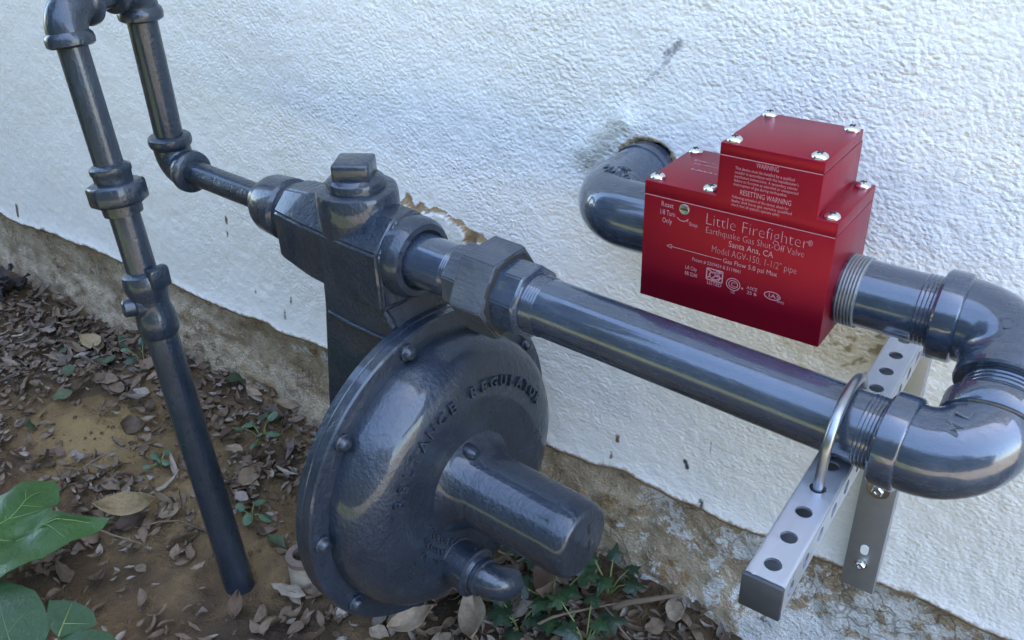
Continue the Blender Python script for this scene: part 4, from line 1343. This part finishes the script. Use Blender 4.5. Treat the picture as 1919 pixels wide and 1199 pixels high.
VA = [(hubA, (-1.000, -0.341), 0.0013), (hubA, (-0.884, -0.341), 0.0013), (hubA, (-0.892, -0.455), 0.0010), (hubA, (-1.05, -0.43), 0.0010),
      ((-0.945, -0.422), (-0.925, -0.372), 0.0006), ((-0.925, -0.394), (-0.882, -0.385), 0.0006), ((-0.978, -0.408), (-0.955, -0.372), 0.0006), ((-0.975, -0.415), (-1.018, -0.385), 0.0006), ((-0.987, -0.38), (-1.018, -0.362), 0.0005), ((-0.984, -0.388), (-0.965, -0.36), 0.0005)]
veins(VA, hA, bl, M['vein'])
bm = B(); tube(bm, [(-0.985, -0.455, -0.01), (-0.98, -0.455, 0.05), (-0.965, -0.447, hA(-0.965, -0.447) - 0.001)], 0.0022, 8)
obj('stem', bm, M['stem'], lobed)

# ivy in the bottom left corner
ivy = thing('ivy_plant', 'bluish-green ivy with rounded leaves in the bottom left corner', 'plant', (-0.80, -0.49, 0.0))
def hB(x, y):
    return 0.102 - 0.9 * ((x + 0.84) ** 2 + (y + 0.48) ** 2) + 0.0025 * math.sin(80 * x)
def hC(x, y):
    return 0.100 - 1.6 * ((x + 0.795) ** 2 + (y + 0.447) ** 2) + 0.002 * math.sin(90 * y)
def hD(x, y):
    return 0.100 - 1.6 * ((x + 0.74) ** 2 + (y + 0.455) ** 2) - 0.1 * abs(y + 0.455)
b1 = sheet([(-0.93, -0.476), (-0.9041, -0.4604), (-0.875, -0.4516), (-0.850, -0.4490), (-0.8298, -0.4524), (-0.8033, -0.4604), (-0.790, -0.468), (-0.7808, -0.4775), (-0.7816, -0.5029), (-0.7965, -0.5172), (-0.85, -0.53), (-0.90, -0.52), (-0.93, -0.50)], (-0.85, -0.485), hB, M['ivy'], ivy)
veins([((-0.795, -0.505), (-0.90, -0.468), 0.0008), ((-0.82, -0.497), (-0.835, -0.458), 0.0005), ((-0.85, -0.486), (-0.88, -0.50), 0.0005)], hB, b1, M['vein_b'])
b2 = sheet([(-0.8321, -0.445), (-0.8112, -0.4324), (-0.79, -0.427), (-0.774, -0.4271), (-0.7586, -0.4337), (-0.7600, -0.442), (-0.7629, -0.4494), (-0.7719, -0.468), (-0.7886, -0.4671), (-0.812, -0.4578)], (-0.79, -0.447), hC, M['ivy'], ivy)
veins([((-0.773, -0.467), (-0.805, -0.434), 0.0010), ((-0.785, -0.455), (-0.765, -0.438), 0.0005)], hC, b2, M['stem'])
b3 = sheet([(-0.7738, -0.4669), (-0.7642, -0.4486), (-0.752, -0.439), (-0.7397, -0.4333), (-0.7221, -0.4335), (-0.7078, -0.4478), (-0.715, -0.468), (-0.7485, -0.485), (-0.768, -0.48)], (-0.74, -0.456), hD, M['ivy'], ivy)
veins([((-0.772, -0.472), (-0.715, -0.443), 0.0009)], hD, b3, M['stem'])
bm = B(); tube(bm, [(-0.80, -0.49, -0.01), (-0.79, -0.485, 0.05), (-0.775, -0.470, 0.097)], 0.0016, 8)
obj('stem', bm, M['stem'], ivy)

# ivy and weeds in the litter
def ivy_outline(s, rs, sharp=0.35):
    base = [(0, -0.08), (0.32, -0.28), (0.50, -0.02), (0.36, 0.16), (0.62, 0.40), (0.24, 0.50), (0.0, 1.0), (-0.24, 0.50), (-0.62, 0.40), (-0.36, 0.16), (-0.50, -0.02), (-0.32, -0.28)]
    return [(x * s * rs.uniform(0.9, 1.1), y * s * rs.uniform(0.9, 1.1)) for x, y in base]
def little_plant(name, label, loc, k, size, spread, mats, rs, shape='ivy', hmin=0.015, hmax=0.05):
    t = thing(name, label, 'plant', gz(*loc))
    base = t.location.copy()
    for i in range(k):
        s = size * rs.uniform(0.75, 1.2)
        az = 2 * PI * (i + rs.uniform(-0.3, 0.3)) / k
        d = spread * rs.uniform(0.35, 1.0)
        p = base + Vector((d * math.cos(az), d * math.sin(az), rs.uniform(hmin, hmax)))
        bm = B()
        if shape == 'ivy':
            pts = ivy_outline(s, rs)
        else:
            pts = [(s * 0.36 * math.sin(a) * (1.0 if True else 1), s * (0.5 - 0.5 * math.cos(a))) for a in [2 * PI * q / 12 for q in range(12)]]
        vs = [bm.verts.new((x, y, -0.25 * abs(x) - 0.18 * y * y / s)) for x, y in pts]
        c_ = bm.verts.new((0, s * 0.3, 0.05 * s))
        for q in range(len(vs)):
            bm.faces.new((c_, vs[q], vs[(q + 1) % len(vs)]))
        bmesh.ops.subdivide_edges(bm, edges=bm.edges[:], cuts=1, use_grid_fill=True, smooth=0.2)
        bmesh.ops.solidify(bm, geom=bm.faces[:], thickness=0.0005)
        mt = Matrix.Translation(p) @ Matrix.Rotation(az - PI / 2 + rs.uniform(-0.5, 0.5), 4, 'Z') @ Matrix.Rotation(rs.uniform(-0.15, 0.65), 4, 'X') @ Matrix.Rotation(rs.uniform(-0.4, 0.4), 4, 'Y')
        bmesh.ops.transform(bm, matrix=mt, verts=bm.verts[:])
        lf = obj('leaf', bm, rs.choice(mats), t, 60)
        bm = B(); tube(bm, [base + Vector((0, 0, -0.005)), base * 0.5 + p * 0.5 + Vector((0, 0, 0.004)), p], [0.0011, 0.0010, 0.0007], 6)
        obj('stem', bm, M['stem'], lf)
    return t
MI = [M['ivy'], M['ivy_dark'], M['ivy_dark']]
little_plant('ivy_seedling', 'ivy with dark leaves directly below the spring cap end', (-0.425, -0.075), 7, 0.024, 0.042, MI, rs)
little_plant('ivy_seedling', 'ivy tuft against the footing right of the spring cap', (-0.372, -0.035), 6, 0.021, 0.028, MI, rs, hmax=0.06)
little_plant('ivy_seedling', 'ivy tuft at the bottom edge between regulator and steel arm', (-0.365, -0.095), 6, 0.024, 0.036, MI, rs)
little_plant('ivy_seedling', 'ivy leaves just right of the regulator vent', (-0.462, -0.048), 5, 0.028, 0.028, [M['ivy_dark']], rs)
little_plant('ivy_seedling', 'dark ivy beside the regulator at the bottom edge', (-0.440, -0.120), 5, 0.026, 0.030, [M['ivy_dark']], rs, hmax=0.025)
little_plant('weed', 'small pale weed right of the riser near the footing', (-0.955, -0.062), 6, 0.022, 0.024, [M['weed']], rs, 'round', 0.01, 0.03)
little_plant('weed', 'tiny green weed in the leaves left of the riser', (-1.02, -0.190), 4, 0.016, 0.014, [M['weed']], rs, 'round', 0.008, 0.02)
little_plant('weed', 'tiny green weed just right of the riser foot', (-0.83, -0.185), 4, 0.017, 0.016, [M['weed']], rs, 'round', 0.008, 0.02)
little_plant('weed', 'small green weed behind the riser halfway along the footing', (-1.27, -0.045), 5, 0.022, 0.03, [M['weed'], M['ivy_dark']], rs, 'round', 0.01, 0.035)
# dark clump of debris at the far left
bm = B()
for i in range(40):
    x, y = -1.72 + rs.gauss(0, 0.03), -0.045 + rs.gauss(0, 0.015)
    L = rs.uniform(0.02, 0.04)
    leaf_geo(bm, L, L * 0.6, rs.uniform(0, 1), rs.uniform(-.5, .6), rs.uniform(-1, 1), rest(x, y, rs, 0.012 + rs.random() * 0.02, 0.8), 4, 0.2, rs)
M['dark_debris'] = simple('dark_debris', (0.035, 0.028, 0.024), 0.85, 0, 0.4, 60)
tag(obj('debris_clump', bm, M['dark_debris'], None, 60), 'dark clump of rotten leaves against the footing at far left', 'debris')

# ------------------------------------------------------------------ garden hedge opposite, mirrored in the paint
hedge = thing('hedge', 'tall leafy hedge standing opposite the wall', 'hedge', (-1, -3.4, 0))
M['hedge'] = leaf_mat('hedge_leaf', [(0.0, (0.030, 0.058, 0.014)), (1.0, (0.045, 0.075, 0.02))], 0.5)
M['hedge_core'] = simple('hedge_inside', (0.02, 0.028, 0.012), 0.9)
bm = B(); box(bm, (-8.8, -4.0, 0.0), (6.8, -3.1, 2.2), 0.2)
obj('core', bm, M['hedge_core'], hedge)
N = 26000
px = rng.uniform(-9, 7, N)
face = rng.random(N)
py = np.where(face < 0.75, -2.85 - 0.25 * rng.random(N), rng.uniform(-4.0, -2.9, N))
topz = 2.3 + 0.35 * (fbm(px, px * 0, 0.9, 3, 5) - 0.5) * 2
pz = np.where(face < 0.75, rng.random(N) * topz, topz + 0.1 * rng.standard_normal(N))
a = rng.uniform(0, 2 * PI, N); b = rng.uniform(-1.2, 1.2, N); s = rng.uniform(0.03, 0.06, N)
u = np.stack([np.cos(a) * np.cos(b), np.sin(a) * np.cos(b), np.sin(b)], -1)
v = np.cross(u, rng.standard_normal((N, 3))); v /= np.linalg.norm(v, axis=1)[:, None]
P = np.stack([px, py, pz], -1)
co_ = np.stack([P - u * s[:, None], P + v * s[:, None] * 0.45, P + u * s[:, None], P - v * s[:, None] * 0.45], 1).reshape(-1, 3)
me = bpy.data.meshes.new('foliage')
me.from_pydata([], [], [])
me.vertices.add(4 * N); me.vertices.foreach_set('co', (co_ - np.array(hedge.location)).reshape(-1))
me.loops.add(4 * N); me.loops.foreach_set('vertex_index', np.arange(4 * N))
me.polygons.add(N); me.polygons.foreach_set('loop_start', np.arange(N) * 4)
me.update(calc_edges=True)
me.materials.append(M['hedge'])
fo = bpy.data.objects.new('foliage', me); C.objects.link(fo); fo.parent = hedge

# unseen shrub added left of the frame to darken and green the wall there
shrub = thing('shading_shrub', 'tall unseen shrub added left of the riser to shade the wall', 'shrub', (-1.95, -1.22, 0))
N = 22000
d3 = rng.standard_normal((N, 3)); d3 /= np.linalg.norm(d3, axis=1)[:, None]
rad = 0.55 + 0.45 * rng.random(N) ** 0.5
lump = 0.8 + 0.4 * fbm(d3[:, 0] + 3, d3[:, 2] + d3[:, 1] + 3, 2.2, 3, 14)
P = d3 * (rad * lump)[:, None] * np.array([0.72, 0.62, 1.35]) + np.array([0, 0, 1.45])
P = P[P[:, 2] > 0.05]
N = len(P)
a = rng.uniform(0, 2 * PI, N); b = rng.uniform(-1.2, 1.2, N); s_ = rng.uniform(0.035, 0.07, N)
u = np.stack([np.cos(a) * np.cos(b), np.sin(a) * np.cos(b), np.sin(b)], -1)
v = np.cross(u, rng.standard_normal((N, 3))); v /= np.linalg.norm(v, axis=1)[:, None]
co_ = np.stack([P - u * s_[:, None], P + v * s_[:, None] * 0.45, P + u * s_[:, None], P - v * s_[:, None] * 0.45], 1).reshape(-1, 3)
me = bpy.data.meshes.new('crown')
me.vertices.add(4 * N); me.vertices.foreach_set('co', co_.reshape(-1))
me.loops.add(4 * N); me.loops.foreach_set('vertex_index', np.arange(4 * N))
me.polygons.add(N); me.polygons.foreach_set('loop_start', np.arange(N) * 4)
me.update(calc_edges=True)
M['shrub'] = leaf_mat('shrub_leaf', [(0.0, (0.045, 0.075, 0.025)), (1.0, (0.06, 0.09, 0.03))], 0.5)
me.materials.append(M['shrub'])
fo = bpy.data.objects.new('crown', me); C.objects.link(fo); fo.parent = shrub
bm = B()
for k in range(5):
    t = 2 * PI * k / 5
    tube(bm, [(-2.0 + 0.06 * math.cos(t), -1.3 + 0.06 * math.sin(t), -0.05), (-2.0 + 0.2 * math.cos(t), -1.3 + 0.2 * math.sin(t), 0.8), (-2.0 + 0.4 * math.cos(t), -1.3 + 0.4 * math.sin(t), 1.7)], [0.03, 0.022, 0.01], 8)
obj('stems', bm, M['twig'], shrub)
